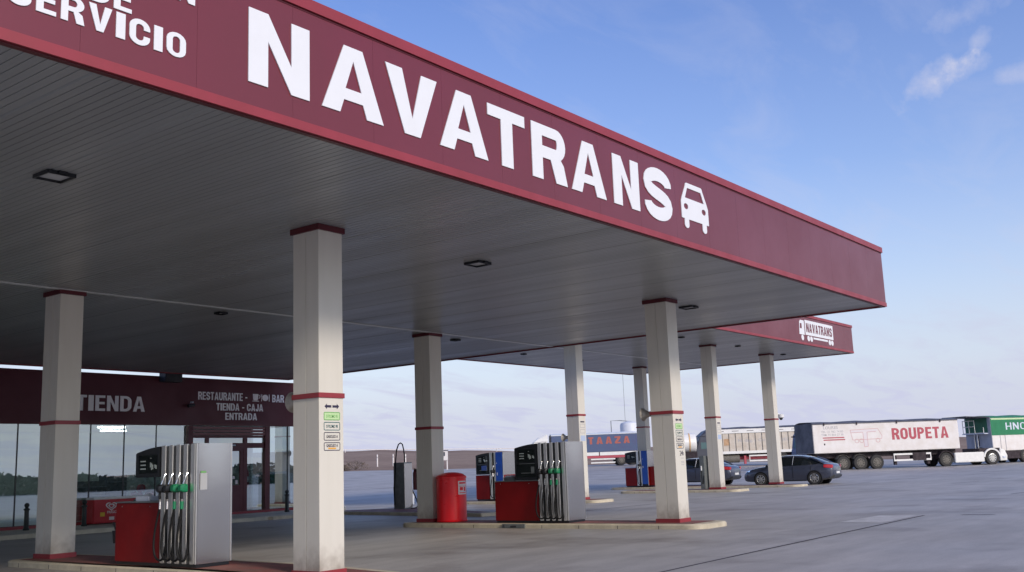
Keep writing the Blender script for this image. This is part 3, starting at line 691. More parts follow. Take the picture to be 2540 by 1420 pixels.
def hose(r, y, z, ytop, side=-1, W=.62, sway=.06):
    x = 0 if side < 0 else W; sx = side
    pts = bez([(x+sx*.07, y+.03, z-.30), (x+sx*.09, y+.05+sway, z-.62), (x+sx*.12, y+.09+sway, .12), (x+sx*.09, y-.02, .10)], 16) + bez([(x+sx*.09, y-.02, .10), (x+sx*.06, y-.10, .10), (x+sx*.02, ytop+.01, .16), (x-sx*.03, ytop, .5), (x-sx*.04, ytop, .9)], 12)[1:]
    mb = MB(); mb.tube(pts, .0165, 8); mb.build('hose', 'rubber', r, world=False, smooth=True)
def head(r, y0, y1, zb, zt, W, long_screen):
    h = zt-zb
    def prof(x0, x1):                                 # arched top falling away from the hose tower
        n = 8; top = [(y0 + (y1-y0)*i/n, zt - .085*(i/n)**1.7) for i in range(n+1)]
        return [(y0, zb)] + [(a, b) for a, b in top] + [(y1, zb+.02), (y1-.02, zb)]
    mb = MB(); pr = prof(0, 0); mb.prism([(-.03, a, b) for a, b in pr], (W+.06, 0, 0)); hd = mb.build('display_head', 'black', r, world=False, bevel=.012)
    mb = MB(); mb.box(-.036, -.0305, y0+.06, y1-.1, zt-.42 if h > .5 else zb+.06, zt-.12); mb.build('display_glass', 'car_glass', hd, world=False)
    dm = MB(); yl = y0+.36*(y1-y0)/.65
    for k in range(3): dm.box(-.0405, -.037, yl, yl+.135, zt-.225-k*.058, zt-.205-k*.058)
    dm.build('price_digits', 'screen', hd, world=False)
    dm = MB()
    for k, (yy, a, b) in enumerate(((y0+.22, -.31, -.235), (y0+.19, -.35, -.25), (y0+.16, -.34, -.27), (y0+.10, -.32, -.27), (y0+.07, -.335, -.28))): dm.box(-.0405, -.037, yy, yy+.022, zt+a, zt+b)
    dm.box(-.0405, -.037, y0+.21, y0+.24, zt-.115-.06, zt-.165); dm.build('small_print', 'screen', hd, world=False)
    if long_screen:
        mb = MB(); mb.box(-.036, -.0305, y0+.05, y1-.06, zb+.06, zt-.46); mb.build('card_terminal', 'car_glass', hd, world=False)
        mb = MB(); mb.box(-.040, -.0365, y0+.06, y1-.15, zt-.455, zt-.445); mb.box(-.040, -.0365, y0+.16, y1-.2, zb+.15, zb+.165); mb.build('trim_line', 'grey_metal', hd, world=False)
        mb = MB(); mb.box(-.044, -.0365, y0+.07, y0+.17, zb+.14, zb+.30); mb.build('keypad', 'grey_metal', hd, world=False, bevel=.006)
def car_pump(loc, label, long_head, hose_len=.88, box_len=1.25, W=.62):
    r = thing('fuel_pump', label, 'fuel pump', loc, 0, 'car fuel pumps')
    H = 1.80
    mb = MB(); mb.box(.02, W-.02, .02, hose_len+box_len-.03, 0, .06); mb.build('plinth', 'black', r, world=False)
    mb = MB(); mb.box(.02, W-.02, .03, hose_len, .06, H-.01); mb.build('tower_core', 'black', r, world=False)
    mb = MB(); nu, nv = 10, 20                         # thin sheet steel, very slightly bulged and dished
    def sh(u, v): return -.007*(1-(2*u-1)**2)*(1-(2*v-1)**4) + .004*math.sin(2*math.pi*v*1.1+.6)*(1-(2*u-1)**2)
    mb.loft([[(.014+(W-.028)*i/nu, -.0005+sh(i/nu, j/nv), .05+(H-.05)*j/nv) for i in range(nu+1)] for j in range(nv+1)], False, False); mb.build('end_panel', 'steel_side', r, world=False, smooth=True)
    mb = MB(); mb.box(-.012, .014, -.004, .032, .05, H+.004); mb.build('corner_trim', 'steel', r, world=False, bevel=.008); mb = MB(); mb.box(W-.014, W+.012, -.004, .032, .05, H+.004); mb.build('corner_trim', 'steel', r, world=False, bevel=.008)
    n = 4; p = (hose_len-.06)/ (n+.55); ys = []
    for sd in (-1, 1):
        xa = 0 if sd < 0 else W-.03
        y = .045
        for k in range(n+1):
            mb = MB(); wdt = p*.58 if k < n else p*.62
            mb.box(xa-.012 if sd < 0 else xa, xa+.03 if sd < 0 else xa+.042, y, y+wdt, .05, H); 
            if sd < 0 and k < n: ys.append(y+wdt+p*.21)
            y += p; mb.build('steel_strip', 'steel', r, world=False, bevel=.010)
    for k, y in enumerate(ys):
        nozzle(r, y+.045, 1.16, k < 2)
        hose(r, y+.045, 1.16, y, sway=.05+.015*k)
    for k, y in enumerate(ys):
        nozzle(r, y+.045, 1.16, k < 2, 1, W); hose(r, y+.045, 1.16, y, 1, W, .05)
    b = MB(); b.box(.0, W, hose_len+.012, hose_len+box_len, .05, .94); b.build('cabinet', 'pump_red', r, world=False, bevel=.008)
    b = MB(); b.box(-.01, W+.01, hose_len+.01, hose_len+box_len+.01, .945, .965); b.build('cabinet_lid', 'grey_metal', r, world=False, bevel=.003)
    for yy in (hose_len+.28, hose_len+box_len-.18): b = MB(); b.cyl((-.004, yy, .89), (.004, yy, .89), .012, n=10); b.build('lock', 'chrome', r, world=False)
    head(r, hose_len+.008, hose_len+.66, .97 if long_head else 1.33, H-.01, W, long_head)
    if not long_head:
        b = MB(); b.box(W*.35, W*.65, hose_len, hose_len+.3, .96, 1.335); b.build('head_support', 'black', r, world=False)
    b = MB(); b.cyl((W*.62, -.002, .12), (W*.62, .004, .12), .008, n=8); b.build('bolt', 'chrome', r, world=False)
    return r
p1 = car_pump((9.30, 13.12, .105), 'near fuel pump with brushed steel end, four hoses and red cabinet, beside the shop window', False, .90, 1.22)
mb = MB(); mb.box(.05, .17, -.013, -.0105, 1.12, 1.36); mb.build('paper_notice', 'notice', p1, world=False)
mb = MB(); mb.box(.06, .15, -.0135, -.0105, 1.365, 1.39); mb.build('notice_clip', 'sign_green', p1, world=False)
p2 = car_pump((19.25, 13.40, .105), 'fuel pump with black terminal and four hoses on the island with the red drum', True, .80, 1.30, .68)
b = MB(); b.cyl((.45, -.002, 1.55), (.45, .005, 1.55), .014, n=10); b.build('lock', 'dark_metal', p2, world=False)
tb = thing('tissue_box', 'white paper tissue dispenser lying on the red cabinet of the near pump', 'tissue box', (9.52, 14.62, 1.07))
mb = MB(); mb.box(9.40, 9.62, 14.50, 14.86, 1.071, 1.145); mb.build('box', 'paper', tb, bevel=.01)
mb = MB(); mb.loft([rpoly(9.46, 9.56, 14.6, 14.76, .03, 1.146, 3), rpoly(9.49, 9.53, 14.65, 14.71, .015, 1.185, 3)]); mb.build('tissue', 'white', tb, smooth=True)
tb = thing('glove_box', 'grey green glove dispenser on the red cabinet behind the second pump terminal', 'glove box', (19.5, 15.35, 1.07))
mb = MB(); mb.box(19.38, 19.58, 15.0, 15.33, 1.071, 1.15); mb.build('box', 'grey_metal', tb, bevel=.01)
mb = MB(); mb.box(19.40, 19.56, 15.10, 15.30, 1.151, 1.19); mb.build('lid', 'paper', tb, bevel=.01)
wb = thing('squeegee_bucket', 'small black squeegee bucket hung on the end of the near red cabinet', 'bucket', (9.45, 15.32, .42))
mb = MB(); mb.lathe([(.07, 0), (.09, .2), (.085, .2)], (9.42, 15.36, .42), 14); mb.build('bucket', 'black', wb, smooth=True)
mb = MB(); mb.tube([(9.42, 15.36, .5), (9.36, 15.40, .75)], .012); mb.build('squeegee', 'dark_metal', wb)

def truck_pump(loc, label, long_head, W=.75):
    r = thing('fuel_pump', label, 'fuel pump', loc, 0, 'truck fuel pumps')
    H = 1.84
    mb = MB(); mb.box(.02, W-.02, .02, 1.36, 0, .06); mb.build('plinth', 'black', r, world=False)
    mb = MB(); mb.box(.03, W-.03, .03, .69, .06, H-.01); mb.build('tower_core', 'black', r, world=False)
    mb = MB(); mb.box(.012, W-.012, 0, .03, .97, H); mb.build('end_panel', 'steel_side', r, world=False, bevel=.003)
    mb = MB(); mb.box(.012, W-.012, 0, .03, .06, .965); mb.build('lower_panel', 'pump_red', r, world=False)
    mb = MB(); mb.box(-.012, .02, -.004, .03, .05, H+.004); mb.build('corner_trim', 'steel', r, world=False, bevel=.006)
    mb = MB(); mb.prism([(-.018, a, b) for a, b in [(.04, H)] + [(.04, .12), (.37, .12), (.37, H)]], (.045, 0, 0)); mb.build('blue_panel', 'blue_panel', r, world=False, bevel=.008)
    mb = MB(); mb.box(-.0225, -.0185, .28, .31, .95, 1.06); mb.box(-.0225, -.0185, .30, .32, 1.4, 1.44); mb.build('white_marks', 'white', r, world=False)
    mb = MB(); mb.box(-.012, .025, .38, .46, .05, H); mb.box(-.012, .025, .55, .685, .05, H); mb.build('steel_strip', 'steel', r, world=False, bevel=.008)
    nozzle(r, .505, 1.12, False)
    mb = MB(); mb.cyl((-.03, .50, .92), (-.05, .52, 1.12), .03, .026, 12); mb.build('nozzle_sleeve', 'white', r, world=False, smooth=True)
    hose(r, .505, 1.12, .50, sway=.05)
    mb = MB(); mb.box(0, W, .70, 1.40, .05, .97); mb.build('cabinet', 'pump_red', r, world=False, bevel=.008)
    head(r, .70, 1.36, 1.0 if long_head else 1.24, H-.01, W, long_head)
    if long_head:
        mb = MB(); mb.box(-.045, -.037, .80, 1.06, 1.16, 1.34); mb.build('blue_screen', 'screen_blue', r, world=False)
    else:
        mb = MB(); mb.box(W*.4, W*.7, .6, .9, .96, 1.25); mb.build('head_support', 'black', r, world=False)
    return r
p3 = truck_pump((31.6, 24.98, .13), 'far truck pump with blue panel and black display, half hidden behind the second pump', True)
p4 = truck_pump((47.2, 27.70, .12), 'far truck pump with blue panel, red cabinet and open gap under its black head', False)
b = MB(); b.box(.1, .6, -.40, -.02, .05, 1.02); b.build('side_cabinet', 'pump_red', p4, world=False, bevel=.008)
# grey dispenser post half hidden by a far column
r = thing('dispenser_post', 'slim grey steel dispenser with a white nozzle, left of the second far column', 'dispenser', (41.2, 21.4, .12))
mb = MB(); mb.box(40.98, 41.45, 21.24, 21.46, .12, 1.55); mb.build('cabinet', 'grey_metal', r, bevel=.01)
mb = MB(); mb.cyl((40.95, 21.37, .92), (40.95, 21.37, 1.12), .03, .026, 12); mb.build('nozzle', 'white', r, smooth=True)
mb = MB(); mb.tube(bez([(40.95, 21.37, .92), (40.92, 21.38, .3), (40.93, 21.30, .1), (40.97, 21.28, .7)]), .014); mb.build('hose', 'rubber', r, smooth=True)

# ------------------------------------------------------------------ extinguisher drum
dx, dy = 19.74, 17.29
r = thing('extinguisher_drum', 'tall glossy red extinguisher drum with domed lid and pale label', 'drum', (dx, dy, .105))
mb = MB(); mb.lathe([(.385, 0), (.395, .02), (.375, .04), (.375, 1.04), (.365, 1.05)], (dx, dy, .105), 48); mb.build('body', 'drum_red', r, smooth=True)
mb = MB(); mb.lathe([(.35, 1.045), (.388, 1.05), (.388, 1.09), (.365, 1.115), (.30, 1.16), (.20, 1.19), (.10, 1.205), (.01, 1.208)], (dx, dy, .105), 48); mb.build('lid', 'drum_red', r, smooth=True)
mb = MB(); a0, a1 = R(-112), R(-66); n = 10
def cp(a, z, rr=.3785): return (dx+rr*math.cos(a), dy+rr*math.sin(a), z)
for i in range(n): mb.f([cp(a0+(a1-a0)*i/n, .76), cp(a0+(a1-a0)*(i+1)/n, .76), cp(a0+(a1-a0)*(i+1)/n, 1.09), cp(a0+(a1-a0)*i/n, 1.09)])
lb = mb.build('label', 'label', r)
mb = MB()
for (u0_, u1_, z0, z1) in ((.1, .9, 1.02, 1.06), (.1, .9, .955, .965), (.15, .5, .86, .94), (.6, .88, .84, .94), (.1, .9, .79, .81)):
    for i in range(4): mb.f([cp(a0+(a1-a0)*(u0_+(u1_-u0_)*i/4), z0, .380), cp(a0+(a1-a0)*(u0_+(u1_-u0_)*(i+1)/4), z0, .380), cp(a0+(a1-a0)*(u0_+(u1_-u0_)*(i+1)/4), z1, .380), cp(a0+(a1-a0)*(u0_+(u1_-u0_)*i/4), z1, .380)])
mb.build('label_print', 'drum_red', lb)

# ------------------------------------------------------------------ air and water unit and what stands by it
r = thing('air_water_unit', 'slim grey steel air and water post with arched black hose on top', 'air unit', (26.2, 25.2, .1))
mb = MB(); mb.box(26.0, 26.42, 24.92, 25.42, .1, 1.68); mb.build('cabinet', 'grey_metal', r, bevel=.012)
mb = MB(); mb.box(26.01, 26.41, 24.905, 24.918, .14, 1.64); mb.build('front_panel', 'steel_side', r, bevel=.004)
mb = MB(); mb.tube([(25.985, 25.36, .25), (25.97, 25.37, .8), (25.985, 25.33, 1.3), (26.0, 25.30, 1.75), (26.02, 25.27, 2.1), (26.05, 25.2, 2.3), (26.08, 25.13, 2.35), (26.1, 25.06, 2.3), (26.1, 25.0, 2.1), (26.1, 24.97, 1.9), (26.1, 24.97, 1.68)], .022); mb.build('air_hose', 'rubber', r, smooth=True)
mb = MB(); mb.tube(bez([(26.43, 24.95, .75), (26.5, 24.9, .5), (26.65, 24.75, .15), (26.5, 24.7, .115), (26.2, 24.8, .115)], 14), .02); mb.build('water_hose', 'rubber', r, smooth=True)
r = thing('waste_bin', 'small pale bin standing left of the column with the red drum', 'bin', (29.2, 27.8, 0))
mb = MB(); mb.lathe([(.20, 0), (.24, .02), (.26, .42), (.25, .43)], (29.2, 27.8, .1), 20); mb.build('body', 'paper', r, smooth=True)
mb = MB(); mb.lathe([(.26, .42), (.26, .46), (.05, .5)], (29.2, 27.8, .1), 20); mb.build('lid', 'cream', r, smooth=True)
r = thing('fire_extinguisher', 'narrow dark red extinguisher hanging on the left side of the column by the red drum', 'extinguisher', (19.55, YB+CD+.08, 1.0))
mb = MB(); mb.lathe([(.075, 0), (.08, .02), (.08, .42), (.05, .5), (.02, .52)], (19.58, YB+CD+.10, .9), 16); mb.build('cylinder', 'dark_red', r, smooth=True)
mb = MB(); mb.tube([(19.58, YB+CD+.10, 1.42), (19.54, YB+CD+.12, 1.44), (19.50, YB+CD+.12, 1.15)], .012); mb.build('hose', 'rubber', r)
mb = MB(); mb.box(19.56, 19.60, YB+CD, YB+CD+.03, 1.1, 1.35); mb.build('bracket', 'dark_metal', r)
mb = MB(); mb.loft([[(x, y, gh(x, y)-.02) for x, y in ((23.0, 18.9), (23.5, 18.9), (26.6, 26.5), (25.8, 27.0))], [(x, y, .1) for x, y in ((23.0, 18.9), (23.5, 18.9), (26.6, 26.5), (25.8, 27.0))]])
kb = thing('kerb_island', 'long low dark kerb running under the air and water post', 'kerb', (25, 23, 0))
mb.bm.free(); mb = MB(); P_ = [(23.3, 19.3), (24.0, 19.1), (26.9, 24.6), (26.9, 26.2), (24.6, 28.0), (21.6, 27.3), (21.8, 26.7), (24.6, 26.5)]
mb.loft([[(x, y, -.02) for x, y in P_], [(x, y, .1) for x, y in P_]]); mb.build('kerb', 'kerb', kb, bevel=.02)
mb = MB(); mb.f([(x, y, .104) for x, y in [(23.55, 19.6), (23.95, 19.5), (26.7, 24.7), (26.7, 26.1), (24.6, 27.8), (22.0, 27.2), (24.7, 26.7)]]); mb.build('painted_top', 'island_red', kb)

# ------------------------------------------------------------------ the shop
SY = 30.2; SX1 = 26.3; ZF = 3.24; ZP = 4.805
shop = thing('shop_building', 'shade-darkened burgundy station shop with glazed front under the canopy', 'shop', (12, 34, .12))
def spart(nm, m, fn, bevel=0.0, parent=shop, smooth=False):
    mb = MB(); fn(mb); return mb.build(nm, m, parent, bevel=bevel, smooth=smooth)
spart('sign_wall', 'shaded_burgundy', lambda m: (m.box(-4, SX1, SY, SY+.25, ZF, ZP), m.box(SX1-.25, SX1, SY+.252, 42, ZF, ZP), m.box(-4, SX1-.27, 41.75, 42, ZF, ZP)))
spart('wall_trim', 'dark_red', lambda m: (m.box(-4, SX1+.02, SY-.03, SY-.002, ZF-.06, ZF+.03), m.box(-4, SX1+.02, SY-.03, SY-.002, ZP-.05, ZP)))
spart('roof', 'grey_metal', lambda m: m.box(-4, SX1-.26, SY+.26, 41.7, ZF+.06, ZF+.2))
spart('ceiling', 'interior', lambda m: m.box(-4, SX1-.26, SY+.26, 41.7, ZF+.0, ZF+.055))
spart('back_wall', 'interior', lambda m: (m.box(-4, SX1-.1, 36.5, 36.7, .14, ZF-.002), m.box(-4.2, -4, SY+.1, 42, .14, ZF-.002), m.box(SX1-.1, SX1, 33.45, 42, .212, ZF-.002)))
spart('floor', 'interior_floor', lambda m: m.box(-4, SX1-.02, SY+.08, 41.7, .02, .14))
spart('plinth', 'red_trim', lambda m: (m.box(-4, 20.98, SY-.02, SY+.08, .12, .21), m.box(24.43, SX1, SY-.02, SY+.08, .12, .21), m.box(SX1-.08, SX1+.02, SY+.082, 42, .12, .21)))
def window(x0, x1):
    f = MB(); f.box(x0-.014, x0+.014, SY+.01, SY+.07, .212, ZF-.062); f.box(x0+.014, x1-.014, SY+.01, SY+.07, .212, .225); w = f.build('window', 'black', shop)
    g = MB(); g.f([(x0+.015, SY+.03, .225), (x1-.015, SY+.03, .225), (x1-.015, SY+.03, ZF-.062), (x0+.015, SY+.03, ZF-.062)]); g.build('pane', 'shop_glass', w)
xs = [20.95, 19.82, 18.66, 17.50, 16.35, 15.20, 14.05, 12.9, 11.75, 10.6]
for a, b in zip(xs[1:], xs[:-1]): window(a, b)
window(24.45, 25.35); window(25.35, 26.2)
for y in (30.4, 32.4):
    f = MB(); f.box(SX1-.07, SX1-.01, y-.02, y+.02, .212, ZF-.002); w = f.build('window', 'black', shop)
    g = MB(); g.f([(SX1-.04, y+.02, .212), (SX1-.04, y+1.98 if y < 32 else 33.44, .212), (SX1-.04, y+1.98 if y < 32 else 33.44, ZF-.002), (SX1-.04, y+.02, ZF-.002)]); g.build('pane', 'far_glass', w)
for x, y in ((17.6, 32.2), (19.4, 32.2), (15.6, 34.0), (20.8, 34.4)):
    spart('light_tube', 'lamp', lambda m: m.box(x-.5, x+.5, y-.03, y+.03, ZF-.05, ZF-.01))
# entrance
door = spart('entrance_door', 'dark_red', lambda m: (m.box(20.97, 21.16, SY-.10, SY+.05, .12, 3.17), m.box(24.22, 24.43, SY-.10, SY+.05, .12, 3.17), m.box(21.16, 24.22, SY-.05, SY+.05, 2.40, 2.58),
      m.box(21.16, 24.22, SY-.05, SY+.05, 2.76, 2.84), m.box(21.72, 21.84, SY-.05, SY+.05, 2.58, 2.76), m.box(23.32, 23.46, SY-.05, SY+.05, 2.58, 2.76), m.box(23.30, 23.46, SY-.05, SY+.05, .22, 2.40),
      m.box(21.16, 24.22, SY-.06, SY+.05, .12, .22), m.box(21.16, 21.24, SY-.045, SY+.045, .22, 2.40), m.box(23.17, 23.30, SY-.04, SY+.04, .22, 2.40), m.box(21.24, 23.17, SY-.04, SY+.04, 2.30, 2.40), m.box(21.24, 23.17, SY-.035, SY+.035, .22, 1.12)))
spart('shutter_box', 'burgundy', lambda m: [m.box(21.165, 24.215, SY-.085, SY+.04, 2.85+k*.105, 2.935+k*.105) for k in range(3)], parent=door)
spart('sill', 'red_trim', lambda m: m.box(20.97, 24.43, SY-.16, SY-.102, .122, .20), parent=door)
def pane(x0, x1, z0, z1): spart('pane', 'shop_glass', lambda m: m.f([(x0, SY, z0), (x1, SY, z0), (x1, SY, z1), (x0, SY, z1)]), parent=door)
pane(21.24, 23.17, 1.125, 2.30); pane(23.46, 24.22, .22, 2.40); pane(21.16, 21.72, 2.58, 2.76); pane(21.84, 23.32, 2.58, 2.76); pane(23.46, 24.22, 2.58, 2.76)
spart('door_sensor', 'black', lambda m: m.box(22.55, 22.95, SY-.11, SY-.055, 2.46, 2.53), .01, parent=door)
spart('sensor_plate', 'paper', lambda m: m.box(22.72, 22.9, SY-.116, SY-.111, 2.48, 2.52), parent=door)
spart('stickers', 'label', lambda m: [m.box(22.6+k*.13, 22.7+k*.13, SY-.006, SY-.002, 1.15+(k % 3)*.09, 1.25+(k % 3)*.09+.04*(k % 2)) for k in range(4)], parent=door)
# lettering on the shop wall
YL = SY-.002
for txt, x0, z, wd, h in (('TIENDA', 16.95, 3.61, 2.40, .49), ('RESTAURANTE -', 21.40, 4.07, 2.07, .275), ('BAR', 24.60, 4.06, .55, .275), ('TIENDA - CAJA', 22.15, 3.715, 2.03, .255), ('ENTRADA', 22.53, 3.39, 1.38, .25)):
    mb = MB(); word(mb, txt, (x0, YL, z), NX, UX, wd, h, .012, .19, .09); mb.build('lettering', 'grey_letter', shop)
mb = MB()
add_loops(mb, [[(.1,.25),(.2,.12),(.62,.12),(.72,.25),(.78,.95),(.06,.95)]], (23.70, YL, 4.07), NX*.34, UX*.28, .012)
add_loops(mb, [[(0,0),(.85,0),(.85,.08),(0,.08)]], (23.70, YL, 4.07), NX*.34, UX*.28, .012)
add_loops(mb, [arc(.86,.62,.18,.24,-100,100,10) + arc(.86,.62,.11,.15,100,-100,10)], (23.70, YL, 4.07), NX*.34, UX*.28, .012)
mb.build('cup_emblem', 'grey_letter', shop)
mb = MB()
add_loops(mb, [arc(.5,.5,.34,.42,0,345,20)], (24.08, YL, 4.07), NX*.40, UX*.28, .012)
for a in (.0, .06, .12): add_loops(mb, [[(a,.62),(a+.03,.62),(a+.03,.96),(a,.96)]], (24.08, YL, 4.07), NX*.40, UX*.28, .012)
add_loops(mb, [[(.05,.04),(.10,.04),(.10,.60),(.05,.60)]], (24.08, YL, 4.07), NX*.40, UX*.28, .012)
add_loops(mb, [[(.92,.04),(.98,.04),(1.0,.5),(.99,.96),(.92,.96)]], (24.08, YL, 4.07), NX*.40, UX*.28, .012)
mb.build('plate_emblem', 'grey_letter', shop)
# link box between the canopy edge and the shop wall
r = tag(base(MB().box(19.85, 20.5, 29.80, 30.19, 4.60, 5.0).build('duct_box', 'dark_metal', bevel=.02), 20.2, 30.0, 4.6), 'dark duct box bridging the bright gap above the shop sign', 'duct')
r = thing('security_camera', 'small dark camera on the shop wall between the two signs', 'camera', (21.05, SY, 3.85))
mb = MB(); mb.cyl((21.05, SY-.002, 3.86), (21.05, SY-.12, 3.86), .03); mb.build('arm', 'dark_metal', r)
mb = MB(); mb.cyl((20.9, SY-.16, 3.83), (21.15, SY-.14, 3.87), .06, .05); mb.build('body', 'black', r, smooth=True)
mb = MB(); mb.box(21.02, 21.09, SY-.20, SY-.10, 3.93, 3.98); mb.build('bracket', 'paper', r)
# pavement along the shop
MT['walk'] = mat('walkway_concrete', (.56, .53, .43), .75, var=.3, scale=2, bump=.15)
walk = [(-4, 27.25), (17.6, 27.25), (19.2, 27.0), (21, 26.75), (22.6, 27.0), (24.6, 27.6), (27.0, 28.9), (28.6, 30.6), (29.2, 33), (29.2, 43), (-4, 43)]
mb = MB(); mb.loft([[(x, y, -.02) for x, y in walk], [(x, y, .098) for x, y in walk], [(x, y+.02, .12) for x, y in walk]]); struct(mb.build('sidewalk', 'walk', smooth=False))
# things inside and in front of the shop
for i, (x, y, w, h, lb) in enumerate(((14.6, 33.4, 2.4, 1.35, 'low dark shop shelving seen through the leftmost window'), (18.9, 33.6, 2.0, 1.3, 'dark shop shelving behind the ice cream freezer'), (21.3, 35.2, .8, 1.5, 'dark shop shelving behind the near pump head'))):
    r = thing('shop_shelf', lb, 'shelf', (x, y, .14), 0, 'shop shelving')
    mb = MB(); mb.box(x-w/2, x+w/2, y-.3, y-.26+.5, .14, .14+h); mb.build('case', 'shelf', r)
    mb = MB()
    for k in range(4): mb.box(x-w/2-.01, x+w/2+.01, y-.36, y-.302, .3+k*h/4.2, .33+k*h/4.2)
    mb.build('shelf_board', 'grey_metal', r)
r = thing('sweets_stand', 'red and pink stand of bagged goods behind the near red cabinet, inside the window', 'display stand', (20.0, 31.0, .14))
for k in range(14):
    a = MB(); x, z = 19.55+.16*(k % 5)+random.uniform(-.04, .04), .7+.22*(k//5)+random.uniform(-.03, .03)
    a.ball((x, 31.0+random.uniform(-.1, .1), z), .11, 1.2); a.build('bag', ('freezer_red', 'label', 'faded_red')[k % 3], r, smooth=True)
mb = MB(); mb.box(19.5, 20.35, 30.85, 31.15, .14, .6); mb.build('base', 'dark_metal', r)
r = thing('fire_extinguisher', 'red extinguisher standing inside the glazed entrance, right of the door leaf', 'extinguisher', (23.8, 30.6, .14))
mb = MB(); mb.lathe([(.09, 0), (.10, .02), (.10, .55), (.06, .64), (.03, .66)], (23.78, 30.62, 1.0), 18); mb.build('cylinder', 'freezer_red', r, smooth=True)
mb = MB(); mb.tube([(23.78, 30.62, 1.66), (23.68, 30.62, 1.70), (23.62, 30.62, 1.45), (23.64, 30.62, 1.2)], .018); mb.build('hose', 'rubber', r)
mb = MB(); mb.box(23.70, 23.86, 30.50, 30.514, 1.2, 1.4); mb.build('label', 'label', r)
mb = MB(); mb.tube([(23.78, 30.62, .14), (23.78, 30.62, 1.0)], .02); mb.lathe([(.16, 0), (.16, .02)], (23.78, 30.62, .14)); mb.build('stand', 'dark_metal', r)
# ice cream freezer
r = thing('ice_cream_freezer', 'red chest freezer with a white heart logo in front of the shop window', 'freezer', (18.5, 29.7, .12))
mb = MB(); mb.box(17.32, 19.35, 29.62, 30.12, .16, .86); mb.build('body', 'freezer_red', r, bevel=.03)
mb = MB(); mb.box(17.34, 19.33, 29.63, 30.12, .865, .93); mb.build('lid', 'freezer_white', r, bevel=.02)
def heart(s, n=24): return [(s*.62*math.sin(t)**3*1.45, s*(.55*math.cos(t)-.2*math.cos(2*t)-.08*math.cos(3*t)-.04*math.cos(4*t))) for t in [2*math.pi*i/n for i in range(n)]]
mb = MB(); add_loops(mb, [heart(.22), heart(.165)], (17.92, 29.618, .66), NX, UX, .003); add_loops(mb, [heart(.12), heart(.07)], (17.92, 29.618, .66), NX, UX, .003); mb.build('heart_logo', 'freezer_white', r)
small_text('FRIGO', (17.78, 29.618, .44), NX, UX, .32, .075, 'freezer_white', r, dep=.002)
mb = MB(); mb.box(17.55, 17.70, 29.612, 29.619, .36, .48); mb.build('yellow_sticker', 'yellow', r)
mb = MB(); mb.box(17.85, 18.02, 29.612, 29.619, .24, .34); mb.build('rating_plate', 'label', r)
r = thing('litter_bin', 'dark rounded litter bin standing before the red ice cream freezer', 'litter bin', (18.25, 28.7, .12))
mb = MB(); mb.lathe([(.12, 0), (.16, .03), (.17, .4), (.14, .5)], (18.25, 28.7, .12), 18); mb.build('body', 'bollard', r, smooth=True)
mb = MB(); mb.ball((18.25, 28.7, .72), .17, .9); mb.build('hood', 'bollard', r, smooth=True)
# bollards
def bollard():
    r = thing('bollard', '', 'bollard', (0, 0, 0), 0, 'ball topped bollards along the shop front')
    mb = MB(); mb.lathe([(.085, 0), (.09, .04), (.07, .07), (.06, .55), (.085, .57), (.085, .60), (.05, .62), (.04, .65)], (0, 0, 0), 16); mb.build('post', 'bollard', r, world=False, smooth=True)
    mb = MB(); mb.ball((0, 0, .70), .07); mb.build('ball', 'bollard', r, world=False, smooth=True)
    return r
bl = bollard()
for i, (x, y, lb) in enumerate(((15.12, 29.35, 'dark ball topped bollard by the shop window left of the column'), (16.88, 29.35, 'dark ball topped bollard just left of the red freezer'), (24.30, 29.0, 'dark bollard at the right side of the shop entrance'))):
    o = bl if i == 0 else copy_tree(bl)
    o.location = (x, y, .12); o['label'] = lb
r = thing('recycling_bin', 'green recycling bin seen through the right-hand glass beside the entrance', 'bin', (25.75, 31.6, .14))
mb = MB(); mb.box(25.15, 26.0, 31.0, 31.7, .2, 1.45); mb.build('body', 'bin_green', r, bevel=.05)
mb = MB(); mb.box(25.12, 26.03, 30.97, 31.73, 1.46, 1.54); mb.build('lid', 'paper', r, bevel=.02)
mb = MB(); mb.box(25.2, 25.95, 31.02, 31.68, .14, .195); mb.build('foot', 'red_trim', r)

# ------------------------------------------------------------------ cars (local: +X forward, origin between the axles on the ground)
def wheel(parent, x, y, rad, wid, tyre='tyre', rim='alloy', rr=.68, spokes=8, out=1):
    t = MB(); t.bm.free(); t = MB()
    prof = [(rad*rr, -wid/2), (rad*.93, -wid/2), (rad, -wid*.36), (rad, wid*.36), (rad*.93, wid/2), (rad*rr, wid/2)]
    n = 28
    t.loft([[(x+p*math.cos(2*math.pi*k/n), y+w_, rad+p*math.sin(2*math.pi*k/n)) for k in range(n)] for p, w_ in prof], True, True)
    w = t.build('wheel', tyre, parent, world=False, smooth=True)
    m = MB(); yo = y + out*(wid/2)
    m.loft([[(x+p*math.cos(2*math.pi*k/n), yo+out*d, rad+p*math.sin(2*math.pi*k/n)) for k in range(n)] for p, d in ((rad*rr*1.0, .004), (rad*rr*.9, .012), (rad*rr*.86, -.0))], True, False)
    for k in range(spokes):
        a = 2*math.pi*k/spokes; d = Vector((math.cos(a), 0, math.sin(a))); q = Vector((-math.sin(a), 0, math.cos(a)))*rad*.075; c = Vector((x, yo, rad))
        b0 = c + d*rad*.12; b1 = c + d*rad*rr*.88
        m.loft([[b0-q*1.2, b0+q*1.2, b0+q*1.2+Vector((0, out*.012, 0)), b0-q*1.2+Vector((0, out*.012, 0))], [b1-q, b1+q, b1+q+Vector((0, out*.008, 0)), b1-q+Vector((0, out*.008, 0))]])
    m.cyl((x, yo, rad), (x, yo+out*.02, rad), rad*.17, rad*.14, 14)
    m.build('rim', rim, w, world=False, smooth=True)
    return w
